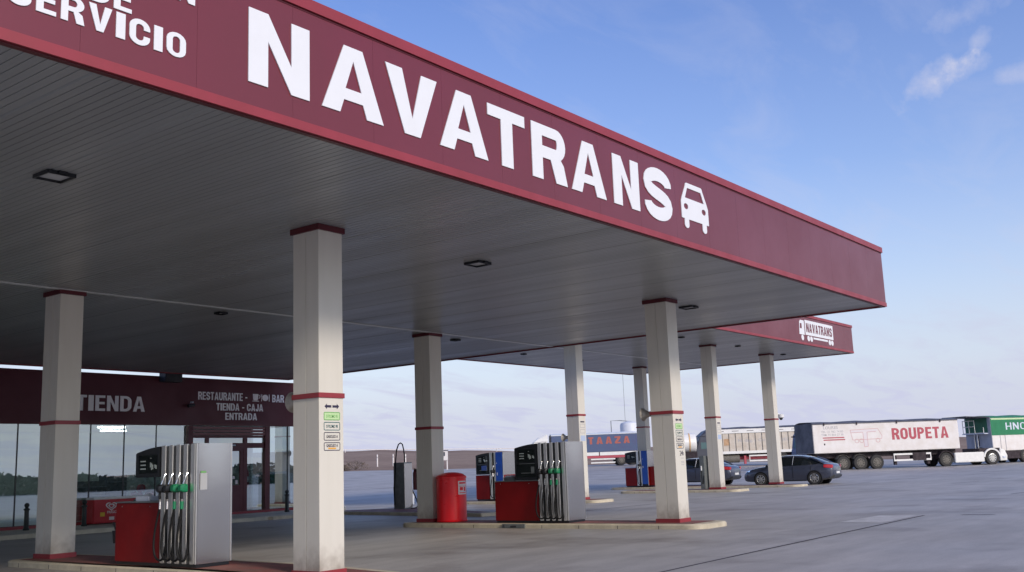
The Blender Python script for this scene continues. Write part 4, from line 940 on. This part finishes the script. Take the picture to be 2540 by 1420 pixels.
def sedan(loc, yaw, label, paint):
    r = thing('parked_car', label, 'car', loc, yaw, 'dark cars parked under the far canopy')
    xs = [-2.30, -2.26, -2.15, -1.95, -1.7, -1.35, -.9, -.4, .1, .6, 1.0, 1.3, 1.6, 1.9, 2.15, 2.3, 2.36]
    zt = [.80, .90, .985, 1.025, 1.045, 1.03, 1.0, .985, .975, .965, .965, .945, .90, .83, .74, .64, .56]
    zb = [.46, .38, .30, .26, .22, .20, .19, .19, .19, .19, .19, .2, .2, .2, .22, .25, .32]
    hw = [.66, .76, .83, .875, .895, .905, .91, .91, .91, .905, .90, .895, .885, .86, .80, .70, .60]
    rings = []
    for x, t, b, w in zip(xs, zt, zb, hw):
        h = t-b; half = [(w*.86, b), (w*.97, b+.06), (w*.995, b+h*.35), (w, b+h*.62), (w*.965, b+h*.86), (w*.90, t-.015), (w*.78, t+.005), (w*.35, t+.022), (0, t+.026)]
        rings.append([(x, y, z) for y, z in half] + [(x, -y, z) for y, z in half[-2::-1]])
    mb = MB(); mb.loft(rings); mb.build('body', paint, r, world=False, smooth=True)
    gx = [-1.86, -1.55, -1.2, -.8, -.35, .1, .45, .8, 1.12]
    gt = [1.06, 1.20, 1.33, 1.425, 1.462, 1.462, 1.42, 1.25, 1.00]
    gw = [.60, .60, .61, .625, .64, .64, .635, .64, .66]
    gl = []
    for x, t, w in zip(gx, gt, gw):
        zb_ = 1.0; wb_ = .83
        half = [(wb_, zb_-.06), (wb_*.995, zb_), (w+(wb_-w)*.35, zb_+(t-zb_)*.70), (w*.94, t-.01), (w*.6, t+.012), (0, t+.02)]
        gl.append([(x, y, z) for y, z in half] + [(x, -y, z) for y, z in half[-2::-1]])
    mb = MB(); mb.loft(gl); mb.build('windows', 'car_glass', r, world=False, smooth=True)
    rf = []
    for x, t, w in list(zip(gx, gt, gw))[2:7]:
        half = [(w+.045, t-.075), (w*.97, t), (w*.62, t+.024), (0, t+.032)]
        rf.append([(x, y, z) for y, z in half] + [(x, -y, z) for y, z in half[-2::-1]])
    mb = MB(); mb.loft(rf, False, False); mb.build('roof', paint, r, world=False, smooth=True)
    for s in (-1, 1):
        for pp, rd in (([(-1.86, s*.80, 1.02), (-1.5, s*.72, 1.22), (-1.15, s*.66, 1.345)], .045), ([(1.12, s*.80, .98), (.8, s*.70, 1.22), (.43, s*.655, 1.40)], .032), ([(-.28, s*.835, 1.0), (-.30, s*.76, 1.22), (-.33, s*.66, 1.44)], .022)):
            mb = MB(); mb.tube(pp, rd, 6); mb.build('pillar', paint, r, world=False, smooth=True)
        for x in (1.38, -1.375): mb = MB(); mb.cyl((x, s*.60, .335), (x, s*.912, .335), .375, n=28); mb.build('wheel_arch', 'rubber', r, world=False)
    for s in (-1, 1):
        for x in (1.38, -1.375): wheel(r, x, s*.815, .328, .205, out=s)
    for s in (-1, 1):
        t = MB(); t.loft([[(-2.24, s*.60, .80), (-2.24, s*.60, .94), (-2.235, s*.76, .955), (-2.235, s*.76, .80)], [(-2.10, s*.80, .79), (-2.10, s*.80, .965), (-2.0, s*.85, .98), (-2.0, s*.86, .82)], [(-1.86, s*.872, .84), (-1.86, s*.872, .97), (-1.84, s*.875, .97), (-1.84, s*.88, .84)]]); 
        t.bm.transform(Matrix.Translation((-.035, s*.018, 0))); t.build('tail_light', 'tail_red', r, world=False, smooth=True)
        t = MB(); t.loft([[(2.26, s*.50, .60), (2.24, s*.50, .70), (2.20, s*.66, .74), (2.22, s*.68, .62)], [(2.02, s*.80, .72), (2.0, s*.80, .79), (1.95, s*.82, .80), (1.97, s*.84, .72)]]); t.build('headlight', 'chrome', r, world=False, smooth=True)
        t = MB(); t.ball((.86, s*.99, 1.02), .10, .7); t.build('mirror', paint, r, world=False, smooth=True)
        
        for xa, za in ((-.95, .80), (.05, .79)): t = MB(); t.box(xa, xa+.15, s*.90-.02, s*.90+.02, za, za+.03); t.build('door_handle', paint, r, world=False)
    t = MB(); t.box(-2.335, -2.28, -.26, .26, .52, .63); t.build('number_plate', 'plate', r, world=False)
    t = MB(); t.loft([[(-2.325, -.66, .36), (-2.325, .66, .36), (-2.325, .66, .47), (-2.325, -.66, .47)], [(-2.1, -.84, .25), (-2.1, .84, .25), (-2.1, .84, .42), (-2.1, -.84, .42)]]); t.build('rear_bumper', 'black', r, world=False, bevel=.02)
    t = MB(); t.box(2.28, 2.345, -.5, .5, .30, .36); t.build('grille', 'chrome', r, world=False)
    t = MB()
    for s in (-1, 1):
        for x in (-.30, .82, -1.22): t.box(x-.006, x+.006, s*.9085-.006, s*.9085+.006, .35, .93)
        t.box(-.95, .95, s*.90-.012, s*.90+.012, .215, .24)
    t.build('door_gaps', 'rubber', r, world=False)
    return r
def put_between(pr, pf):                    # rear and front near-side wheel contacts -> location and heading
    d = Vector((pf[0]-pr[0], pf[1]-pr[1])); yaw = math.atan2(d.y, d.x); m = (Vector(pr)+Vector(pf))/2
    left = Vector((-math.sin(yaw), math.cos(yaw)))
    c = m - left*.9
    return c, yaw
c, yw = put_between((50.30, 20.02), (50.06, 22.76)); car1 = sedan((c.x, c.y, gh_dip(c.x, c.y)), yw, 'dark blue grey car seen from its side behind the rightmost far column', 'car_paint')
c, yw = put_between((51.15, 25.95), (50.95, 28.69)); car2 = sedan((c.x, c.y, gh_dip(c.x, c.y)), yw, 'dark car mostly hidden behind columns, its red tail light and plate showing', 'car_paint2')

# ------------------------------------------------------------------ lorries (local: +X to the front, visible flank on -Y)
def axle(r, x, half, rad, rim='mud'):
    for s in (-1, 1): wheel(r, x, s*(half-.17), rad, .34, 'tyre', rim, .60, 10, s)
def trailer(loc, yaw, label, L, z0, z1, W=2.5, side='trailer_white', end='tarp', cover='tarp', group='parked lorry trailers', rear_skew=0.0, ch='chassis'):
    r = thing('lorry_trailer', label, 'trailer', loc, yaw, group)
    mb = MB(); pl = [(0, 0), (L, 0), (L, W), (-rear_skew, W)]
    mb.loft([[(x, y, z0) for x, y in pl], [(x, y, z1) for x, y in pl]]); mb.build('body', side, r, world=False, bevel=.03)
    mb = MB(); mb.loft([[(-.035, .0, z0+.02), (-.035-rear_skew, W, z0+.02), (-.012-rear_skew, W, z0+.02), (-.012, 0, z0+.02)], [(-.035, .0, z1+.04), (-.035-rear_skew, W, z1+.04), (-.012-rear_skew, W, z1+.04), (-.012, 0, z1+.04)]]); mb.build('rear_door', end, r, world=False)
    n = 10; rings = []
    for i in range(13):
        x = L*i/12; sag = .025*math.sin(i*2.1)+.012*math.sin(i*5.0)
        rings.append([(x-(rear_skew if k > n/2 and i == 0 else 0), -.03+(W+.06)*k/n, z1+.012+(.16+sag)*math.sin(math.pi*k/n)**.6) for k in range(n+1)] + [(x, W+.03, z1-.06), (x, -.03, z1-.06)])
    mb = MB(); mb.loft(rings); mb.build('roof_cover', cover, r, world=False, smooth=True)
    mb = MB(); mb.box(.2, L-.1, .55, .75, z0-.38, z0-.005); mb.box(.2, L-.1, W-.75, W-.55, z0-.38, z0-.005)
    for k in range(int(L)): mb.box(.4+k, .5+k, .752, W-.752, z0-.3, z0-.1)
    mb.build('chassis_frame', ch, r, world=False)
    return r
def rail(r, x0, x1, z0, z1, m='truck_white', y=.03):
    mb = MB(); mb.box(x0, x1, y, y+.05, z0, z0+.13); mb.box(x0, x1, y, y+.05, z1-.13, z1)
    mb.box(x0, x0+.07, y+.003, y+.047, z0+.131, z1-.131); mb.box(x1-.07, x1, y+.003, y+.047, z0+.131, z1-.131); mb.build('side_guard', m, r, world=False)

# white tipper trailer with red lettering, and its tractor
GX, GY, GZ = 75.1, 29.72, .18
tr = trailer((GX, GY, GZ), R(-45), 'long white tipper trailer with red ROUPETA lettering and dark tarpaulin', 11.65, 1.33, 3.52, side='trailer_white', rear_skew=.35)
for x in (2.23, 3.57, 4.88): axle(tr, x, 1.25, .54)
for o in list(tr.children):
    if o.name.startswith('wheel'): o.location.y = 1.25
rail(tr, 6.25, 9.25, .55, 1.12)
mb = MB(); mb.box(7.75, 8.85, .0, .5, .55, 1.15); mb.build('tool_box', 'chassis', tr, world=False, bevel=.03)
for xa in (6.35, 9.0): mb = MB(); mb.box(xa, xa+.2, .2, .4, .28, 1.0); mb.build('landing_leg', 'chassis', tr, world=False)
for x in (2.23, 3.57): mb = MB(); mb.loft([[(x+.62*math.cos(a), .02, .56+.62*math.sin(a)) for a in (R(35), R(65), R(90), R(120), R(150))] + [(x+.60*math.cos(a), .02, .56+.60*math.sin(a)) for a in (R(150), R(120), R(90), R(65), R(35))], [(x+.62*math.cos(a), .45, .56+.62*math.sin(a)) for a in (R(35), R(65), R(90), R(120), R(150))] + [(x+.60*math.cos(a), .45, .56+.60*math.sin(a)) for a in (R(150), R(120), R(90), R(65), R(35))]]); mb.build('mudguard', 'mud', tr, world=False)
for x in (.9, 3.5, 6.7, 10.2): mb = MB(); mb.box(x-.05, x+.05, -.055, -.032, 3.36, 3.58); mb.build('tarp_strap', 'chassis', tr, world=False)
mb = MB(); word(mb, 'ROUPETA', (6.25, -.003, 2.16), NX, UX, 4.55, .86, .006, .21, .10); mb.build('lettering', 'faded_red', tr, world=False)
small_text('LOURES', (.85, -.002, 3.10), NX, UX, 1.15, .22, 'pale_grey', tr, dep=.003, bold=.01, world=False)
small_text('TEL. 21 982 74 85', (.65, -.002, 2.84), NX, UX, 1.75, .15, 'pale_grey', tr, dep=.003, bold=.005, world=False)
small_text('TEM. 91 866 27 38', (.65, -.002, 2.61), NX, UX, 1.75, .15, 'pale_grey', tr, dep=.003, bold=.005, world=False)
mb = MB(); mb.box(.75, 2.45, -.006, -.001, 2.42, 2.50); mb.box(.80, 2.5, -.006, -.001, 2.26, 2.34); mb.build('red_stripes', 'faded_red', tr, world=False)
mb = MB()                                  # thin outline drawing of a tipper lorry
def poly_line(mb, pts, t, y=-.004):
    for a, b in zip(pts[:-1], pts[1:]):
        add_loops(mb, [ribbon([a, b], t)], (0, y, 0), NX, UX, .002); y -= .0004
poly_line(mb, [(2.95, 2.98), (5.15, 3.05), (5.45, 2.5), (5.42, 2.28), (3.1, 2.24), (2.95, 2.98)], .03)
poly_line(mb, [(3.0, 2.78), (3.95, 2.80), (3.98, 1.72), (4.28, 1.73), (4.28, 2.80), (5.0, 2.83)], .03)
for cx in (3.42, 3.80, 5.1): add_loops(mb, [arc(cx, 2.16, .17, .16, 0, 345, 16), arc(cx, 2.16, .14, .13, 0, 345, 16)], (0, -.004, 0), NX, UX, .002)
mb.build('lorry_drawing', 'pale_red', tr, world=False)
mb = MB(); add_loops(mb, [[(2.98, 2.80), (5.08, 2.84), (5.12, 2.99), (2.98, 2.95)]], (0, -.002, 0), NX, UX, .001); add_loops(mb, [[(4.0, 1.76), (4.26, 1.77), (4.26, 2.78), (4.0, 2.77)]], (0, -.002, 0), NX, UX, .001); mb.build('drawing_fill', 'label', tr, world=False)
mb = MB(); mb.box(.80, .90, -.008, -.001, 1.92, 2.05); mb.build('hatch_plate', 'chassis', tr, world=False)
tc_ = thing('lorry_tractor', 'low white lorry tractor with white side skirts in front of the green trailer', 'tractor unit', (GX+.7071*10.2, GY-.7071*10.2, .17), R(-45))
for x, rm in ((.25, 'mud'), (4.0, 'alloy')): axle(tc_, x, 1.22, .54, rm)
for o in list(tc_.children):
    if o.name.startswith('wheel'): o.location.y = 1.25
mb = MB(); mb.box(.95, 3.35, .02, .35, .28, 1.02); mb.build('side_skirt', 'truck_white', tc_, world=False, bevel=.04)
mb = MB(); mb.box(.95, 3.35, 2.15, 2.48, .28, 1.02); mb.build('side_skirt', 'truck_white', tc_, world=False, bevel=.04)
mb = MB(); mb.box(-.6, 4.7, .8, 1.7, .55, 1.0); mb.build('chassis_frame', 'chassis', tc_, world=False)
def arch_ring(x, r0_, r1_, a0_, a1_, y0_, y1_):
    n = 10; rings = []
    for yv in (y0_, y1_): rings.append([(x+r1_*math.cos(R(a0_+(a1_-a0_)*i/n)), yv, .56+r1_*math.sin(R(a0_+(a1_-a0_)*i/n))) for i in range(n+1)] + [(x+r0_*math.cos(R(a1_+(a0_-a1_)*i/n)), yv, .56+r0_*math.sin(R(a1_+(a0_-a1_)*i/n))) for i in range(n+1)])
    return rings
mb = MB(); mb.loft(arch_ring(4.0, .60, .72, 5, 175, .0, .42)); mb.build('wing', 'truck_white', tc_, world=False)
mb = MB(); mb.loft(arch_ring(.25, .58, .64, 10, 170, .0, .45)); mb.build('wing', 'chassis', tc_, world=False)
mb = MB(); mb.loft([[(4.62, .0, .30), (5.25, .12, .32), (5.3, .3, .32), (5.3, 2.2, .32), (4.62, 2.5, .30)], [(4.62, .0, .70), (5.28, .10, .70), (5.33, .3, .70), (5.33, 2.2, .70), (4.62, 2.5, .70)], [(4.66, .0, 1.25), (5.12, .12, 1.1), (5.2, .3, 1.1), (5.2, 2.2, 1.1), (4.66, 2.5, 1.25)]]); mb.build('front_bumper', 'truck_white', tc_, world=False, bevel=.03)
mb = MB(); mb.loft([[(4.85, -.02, .50), (5.1, .04, .50), (5.1, .04, .64), (4.85, -.02, .64)], [(4.85, .05, .50), (5.1, .12, .50), (5.1, .12, .64), (4.85, .05, .64)]]); mb.build('headlight', 'paper', tc_, world=False)
mb = MB(); mb.box(3.0, 4.7, .1, 2.4, 1.02, 1.28); mb.build('cab_floor', 'chassis', tc_, world=False)

# green and white trailer whose grey end wall carries a ladder and platform
gt_ = trailer((88.15, 20.26, gh(88, 20)), R(-28), 'green and white trailer at the right edge with white railing on its grey end', 11.0, .98, 3.62, side='trailer_white', end='end_grey', cover='tarp_green')
mb = MB(); mb.box(-.008, 11.0, -.02, -.004, 2.20, 3.50); mb.build('green_panel', 'tarp_green', gt_, world=False)
mb = MB(); mb.box(0.1, 11.0, -.03, -.0205, 3.42, 3.52); mb.build('yellow_stripe', 'sign_lgreen', gt_, world=False)
mb = MB(); word(mb, 'HNOS', (1.62, -.021, 2.62), NX, UX, 3.1, .56, .004, .14, .16); mb.build('lettering', 'paper', gt_, world=False)
mb = MB()
for x in (.9, 1.45, 4.5, 7.5): mb.box(x-.03, x+.03, -.02, -.004, 1.0, 2.19)
mb.build('panel_seam', 'pale_grey', gt_, world=False)
mb = MB(); mb.box(-.05, -.036, .3, 2.45, 2.45, 3.60); mb.build('end_window', 'bin_green', gt_, world=False)
mb = MB()
for y in (.35, 1.2, 1.75, 2.35): mb.tube([(-.45, y, 2.40), (-.45, y, 3.45 if y > 1 else 2.85)], .03, 6)
for z in (2.42, 2.95, 3.42): mb.tube([(-.45, .35 if z < 2.5 else 1.2, z), (-.45, 2.35, z)], .03, 6)
for y in (1.0, 1.3): mb.tube([(-.46, y, .9), (-.46, y, 2.4)], .025, 6)
mb.build('railing', 'truck_white', gt_, world=False)
mb = MB(); mb.box(-.5, -.04, .25, 2.45, 2.34, 2.40); mb.build('platform', 'paper', gt_, world=False)
mb = MB(); mb.tube([(-.06, 1.6, 2.2), (-.06, 1.6, 1.3), (-.06, 1.0, 1.25)], .03, 6); mb.tube([(-.06, 1.25, 2.2), (-.06, 1.25, 1.4)], .03, 6); mb.build('pipework', 'chassis', gt_, world=False)
mb = MB(); mb.prism([(-2.6, 0, 3.70), (.1, 0, 3.62), (.1, 2.4, 3.62), (-2.6, 2.4, 3.70)], (0, 0, .05)); mb.build('cover_flap', 'tarp', gt_, world=False)
for x in (3.5, 4.8, 8.5): axle(gt_, x, 1.25, .54)
for o in list(gt_.children):
    if o.name.startswith('wheel'): o.location.y = 1.25
mb = MB(); mb.box(.6, 10.5, .05, .12, .35, .95); mb.build('side_skirt', 'chassis', gt_, world=False)

# blue curtain trailer with orange red letters
bt = trailer((86.44, 61.96, 1.14), R(-50), 'long blue lorry trailer with faded orange red letters in the background', 9.75, 1.42, 3.25, side='tarp_blue', end='tarp', cover='pale_strip', ch='faded_red')
for xa in (0, 4.95): mb = MB(); mb.box(xa, xa+4.85, -.03, .0, 1.06, 1.40); mb.build('side_board', 'truck_white', bt, world=False)
mb = MB(); mb.box(.0, 9.7, -.01, .03, .80, 1.04); mb.build('lower_beam', 'faded_red', bt, world=False)
for za in (.27, .62): mb = MB(); mb.box(4.0, 6.5, -.02, .05, za, za+.13); mb.build('side_guard', 'truck_white', bt, world=False)
for x in (7.15, 8.4): axle(bt, x, 1.25, .54)
axle(bt, 1.2, 1.25, .52)
for o in list(bt.children):
    if o.name.startswith('wheel'): o.location.y = 1.25
mb = MB(); word(mb, 'RTAAZA', (2.9, -.004, 2.22), NX, UX, 5.2, .72, .006, .24, .30); mb.build('lettering', 'orange_red', bt, world=False)
mb = MB(); mb.box(9.85, 10.1, .3, .5, .1, 2.4); mb.build('tail_post', 'faded_red', bt, world=False)
# white cab in front of the blue trailer
def cab(loc, yaw, label, paint, W=2.45, H=3.4, L=2.0, z0=.45, glass='windscreen'):   # front towards -X local, flank on -Y
    r = thing('lorry_cab', label, 'lorry cab', loc, yaw, 'lorry cabs in the background')
    pr = [(0, z0), (0, z0+1.1), (.12, z0+1.25), (.34, H-.75), (.50, H-.35), (L, H-.30), (L, z0)]
    mb = MB(); mb.prism([(x, 0, z) for x, z in pr], (0, W, 0)); mb.build('body', paint, r, world=False, bevel=.06)
    mb = MB(); mb.loft([[(.5, .1, H-.33), (L, .05, H-.28), (L, W-.05, H-.28), (.5, W-.1, H-.33)], [(1.1, .35, H+.2), (L, .15, H+.5), (L, W-.15, H+.5), (1.1, W-.35, H+.2)]]); mb.build('roof_spoiler', paint, r, world=False, bevel=.05)
    mb = MB(); mb.loft([[(.105, .2, z0+1.30), (.105, W-.2, z0+1.30), (.33, W-.25, H-.80), (.33, .25, H-.80)], [(.085, .2, z0+1.30), (.085, W-.2, z0+1.30), (.30, W-.25, H-.80), (.30, .25, H-.80)]]); mb.build('windscreen', glass, r, world=False)
    mb = MB(); mb.box(.55, 1.45, -.012, -.001, z0+1.25, H-.85); mb.build('side_window', glass, r, world=False)
    mb = MB(); mb.box(.0, .12, .12, W-.12, H-.66, H-.56); mb.build('sun_visor', 'chassis', r, world=False)
    mb = MB(); mb.box(-.05, .02, .3, W-.3, z0+.25, z0+.6); mb.build('grille', 'chassis', r, world=False)
    mb = MB(); mb.box(-.1, .25, .02, W-.02, z0-.15, z0+.2); mb.build('front_bumper', paint, r, world=False, bevel=.04)
    mb = MB(); mb.box(-.05, .12, -.28, -.08, z0+1.35, z0+1.95); mb.build('mirror', 'chassis', r, world=False, bevel=.03)
    for s, y in ((-1, .17), (1, W-.17)): wheel(r, .75, y, .5, .32, 'tyre', 'mud', .6, 10, s)
    return r
w1 = cab((86.44-.643*2.35, 61.96+.766*2.35, 1.10), R(-50), 'white lorry cab with roof spoiler left of the blue trailer', 'truck_white', H=2.95)
# cream ribbed tipper trailer
ct = trailer((87.54-.643*.3, 44.05+.766*.3, .71), R(-50), 'cream ribbed tipper trailer with faint lettering behind the far columns', 9.6, 1.22, 3.40, side='trailer_cream', end='tarp', cover='tarp', ch='chassis')
mb = MB(); mb.box(-.01, 9.6, -.07, -.001, 2.98, 3.36); mb.build('top_rail', 'truck_white', ct, world=False)
mb = MB(); mb.box(-.01, 9.6, -.06, -.001, 1.10, 1.34); mb.build('bottom_rail', 'truck_white', ct, world=False)
mb = MB()
for k in range(15): mb.box(.62*k+.35, .62*k+.385, -.05, -.001, 1.35, 2.97)
mb.build('rib', 'mud', ct, world=False)
mb = MB()
for k in range(6): mb.box(1.4*k+.5, 1.4*k+1.15, -.076, -.0705, 3.16, 3.20)
mb.build('rail_slot', 'chassis', ct, world=False)
mb = MB(); mb.box(1.1, 1.65, -.012, -.001, 1.88, 2.48); mb.build('orange_emblem', 'faded_orange', ct, world=False)
small_text('N. dag. I. Co', (2.45, -.003, 2.08), NX, UX, 2.5, .36, 'pale_grey', ct, dep=.004, bold=.01, world=False)
small_text('JEC', (6.55, -.003, 2.08), NX, UX, .8, .33, 'pale_grey', ct, dep=.004, bold=.01, world=False)
rail(ct, 3.4, 5.6, .35, .95, y=.02)
mb = MB(); mb.box(.3, 9.2, .6, 1.9, .55, .84); mb.build('axle_beam', 'faded_red', ct, world=False)
mb = MB(); mb.box(2.95, 3.15, .2, .4, .15, .9); mb.build('landing_leg', 'faded_red', ct, world=False)
mb = MB(); mb.cyl((.9, .35, .65), (2.5, .35, .65), .36, n=20); mb.build('air_tank', 'mud', ct, world=False, smooth=True)
for x in (6.6, 7.9, 9.1): axle(ct, x, 1.25, .52)
axle(ct, .25, 1.25, .5)
for o in list(ct.children):
    if o.name.startswith('wheel'): o.location.y = 1.25
c2_ = cab((87.54-.643*1.9, 44.05+.766*1.9, .66), R(-50), 'dark grey lorry cab facing left beside the cream trailer', 'cab_dark', H=3.15)
c3_ = cab((80.7, 31.6, .30), R(-8), 'blue grey lorry cab peeping out behind the white trailer', 'cab_grey', H=3.25, L=2.4)
# white tanker, only its rear shows right of the 24h column
r = thing('tanker_trailer', 'white tanker rear with orange stripes beside the 24h column', 'tanker', (84.4, 46.0, .8))
ax = Vector((.54, -.84, 0)); px_ = Vector((.84, .54, 0)); b0 = Vector((85.05, 44.95, 2.92))
def ell(c, a, b): return [tuple(c + px_*a*math.cos(2*math.pi*k/24) + Vector((0, 0, b*math.sin(2*math.pi*k/24)))) for k in range(24)]
mb = MB(); mb.loft([ell(b0-ax*2.8, 1.1, .85), ell(b0, 1.15, .88), ell(b0+ax*.15, 1.05, .80), ell(b0+ax*.2, .8, .60)]); mb.build('tank', 'truck_white', r, smooth=True)
mb = MB(); mb.loft([ell(b0-ax*.5, 1.162, .892), ell(b0-ax*.38, 1.162, .892)], True, False); mb.build('orange_band', 'soft_orange', r, smooth=True)
mb = MB(); mb.loft([ell(b0-ax*1.5, 1.16, .892), ell(b0-ax*1.35, 1.16, .892)], True, False); mb.build('red_band', 'faded_red', r, smooth=True)
mb = MB(); mb.prism([tuple(b0-ax*2.6+px_*-.6-Vector((0, 0, 1.5))), tuple(b0+ax*.2+px_*-.6-Vector((0, 0, 1.5))), tuple(b0+ax*.2+px_*.6-Vector((0, 0, 1.5))), tuple(b0-ax*2.6+px_*.6-Vector((0, 0, 1.5)))], (0, 0, .7)); mb.build('chassis_frame', 'chassis', r)
def wheel_at(c):
    m = MB(); m.cyl(c-px_*.15, c+px_*.15, .5, n=24); m.build('wheel', 'tyre', r, smooth=True)
for d in (-.8, -2.0):
    for s in (-1, 1):
        c = b0-ax*abs(d)+px_*s*1.0; wheel_at(Vector((c.x, c.y, gh(c.x, c.y)+.5)))

# white silo with mast beyond the blue trailer
r = thing('storage_silo', 'white cylindrical silo with a thin mast rising behind the blue trailer', 'silo', (109.3, 66.6, 1.4))
mb = MB(); mb.lathe([(1.05, 0), (1.1, .02), (1.1, 4.5), (1.0, 4.75), (.5, 4.95), (.05, 5.0)], (109.3, 66.5, 1.4), 32); mb.build('tank', 'silo', r, smooth=True)
mb = MB(); mb.tube([(109.0, 66.8, 6.4), (109.0, 66.8, 12.6)], .022, 6); mb.build('mast', 'grey_metal', r)
mb = MB(); mb.tube([(107.6, 68.0, 1.4), (107.6, 68.0, 6.5), (108.5, 67.3, 6.5), (109.6, 66.3, 6.35)], .05, 6); mb.build('pipe', 'grey_metal', r)

# ------------------------------------------------------------------ roadside things by the field
r = thing('roadside_cabinet', 'small white roadside sign box with a dark window beyond the forecourt edge', 'sign box', (84.0, 74.0, gh(84, 74)))
z = gh(84, 74)
mb = MB(); q = Vector((.63, -.77, 0)); nrm = Vector((-.77, -.63, 0)); o = Vector((83.4, 74.4, 0))
def obx(mb, a, b, z0, z1, d0, d1):
    mb.prism([tuple(o+q*a+nrm*d0+Vector((0, 0, z0))), tuple(o+q*b+nrm*d0+Vector((0, 0, z0))), tuple(o+q*b+nrm*d1+Vector((0, 0, z0))), tuple(o+q*a+nrm*d1+Vector((0, 0, z0)))], (0, 0, z1-z0))
obx(mb, 0, .75, 2.35, 3.35, 0, .3); mb.build('housing', 'post', r)
mb = MB(); obx(mb, .10, .46, 2.80, 3.22, .301, .31); mb.build('window', 'tarp', r)
mb = MB(); obx(mb, -.05, .8, 3.355, 3.42, -.05, .35); mb.build('cap', 'chassis', r)
mb = MB(); obx(mb, .60, .72, z-.05, 2.345, .1, .2); mb.build('leg', 'post', r); mb = MB(); obx(mb, .06, .16, z-.05, 2.345, .1, .2); mb.build('leg', 'post', r)
def marker():
    r = thing('marker_post', '', 'post', (0, 0, 0), 0, 'white marker posts along the field edge')
    mb = MB(); mb.lathe([(.075, 0), (.075, 1.15), (.03, 1.22)], (0, 0, 0), 12); mb.build('post', 'post', r, world=False, smooth=True)
    mb = MB(); mb.lathe([(.079, .85), (.079, .98)], (0, 0, 0), 12); mb.build('reflector', 'pale_grey', r, world=False)
    return r
mk = marker()
for i, (x, y, lb) in enumerate(((95.5, 96.2, 'white marker post at the field edge between near column and air post'), (99.5, 95.0, 'white marker post at the field edge just right of the air post'), (98.2, 96.0, 'white marker post seen behind the arched hose of the air post'))):
    o = mk if i == 0 else copy_tree(mk)
    o.location = (x, y, gh(x, y)+.1); o.scale = (1.15, 1.15, 1.3); o['label'] = lb
r = thing('guard_rail', 'thin pale guard rail running across the field near the skyline', 'guard rail', (220, 210, gh(220, 210)))
gp = [(168, 205), (185, 198), (205, 190), (225, 180), (245, 168), (262, 155)]
mb = MB(); mb.tube([(x, y, gh(x, y)+.75) for x, y in gp], .10, 6); mb.build('rail', 'post', r)
for x, y in gp: mb = MB(); mb.box(x-.08, x+.08, y-.08, y+.08, gh(x, y)-.1, gh(x, y)+.7); mb.build('post', 'post', r)
def bush(x, y, rad, h, label):
    r = thing('dry_bush', label, 'bush', (x, y, gh(x, y)), 0, 'dry bushes at the field edge')
    rnd = random.Random(int(x*7+y)); lf = MB(); st = MB()
    for k in range(7):
        a = rnd.uniform(0, 6.28); st.tube([(x, y, gh(x, y)-.05), (x+rad*.6*math.cos(a), y+rad*.6*math.sin(a), gh(x, y)+h*rnd.uniform(.6, .95))], .025, 5)
    for k in range(520):
        a = rnd.uniform(0, 6.28); q_ = rnd.random()**.6; zz = rnd.random()
        rr = rad*q_*(.55+.45*math.sin(math.pi*min(1, zz+.15)))
        c = Vector((x+rr*math.cos(a), y+rr*math.sin(a), gh(x, y)+h*zz*(1-.35*q_)))
        d1 = Vector((rnd.uniform(-1, 1), rnd.uniform(-1, 1), rnd.uniform(-1, 1))).normalized()*.10; d2 = d1.orthogonal().normalized()*.05
        lf.f([c-d1, c+d2, c+d1, c-d2])
    lf.build('foliage', 'bush', r); st.build('stems', 'bush', r)
bush(84.0, 92.5, 1.4, 1.3, 'dry brown bush left of the marker posts at the field edge')
bush(90.0, 94.5, 2.0, 1.2, 'wide dry brown bush beneath the left marker post')
bush(86.8, 93.2, 1.1, .8, 'low dry bush between the two larger bushes at the field edge')

# trees behind the photographer, mirrored in the shop windows
def wood():
    mb = MB(); rnd = random.Random(9)
    for k in range(15000):
        x = rnd.uniform(-70, 130); hgt = 2.5+.5*math.sin(x*.13)+.35*math.sin(x*.41+1)
        y = -78+rnd.uniform(-5, 5); z_ = rnd.random()*hgt; c = Vector((x, y, gh(x, y)+z_))
        d1 = Vector((rnd.uniform(-1, 1), rnd.uniform(-1, 1), rnd.uniform(-1, 1))).normalized()*.42; d2 = d1.orthogonal().normalized()*.28
        mb.f([c-d1, c+d2, c+d1, c-d2])
    o = mb.build('wood', 'trees'); o['kind'] = 'stuff'
    tag(o, 'dark line of trees behind the forecourt, mirrored in the shop windows', 'trees')
wood()
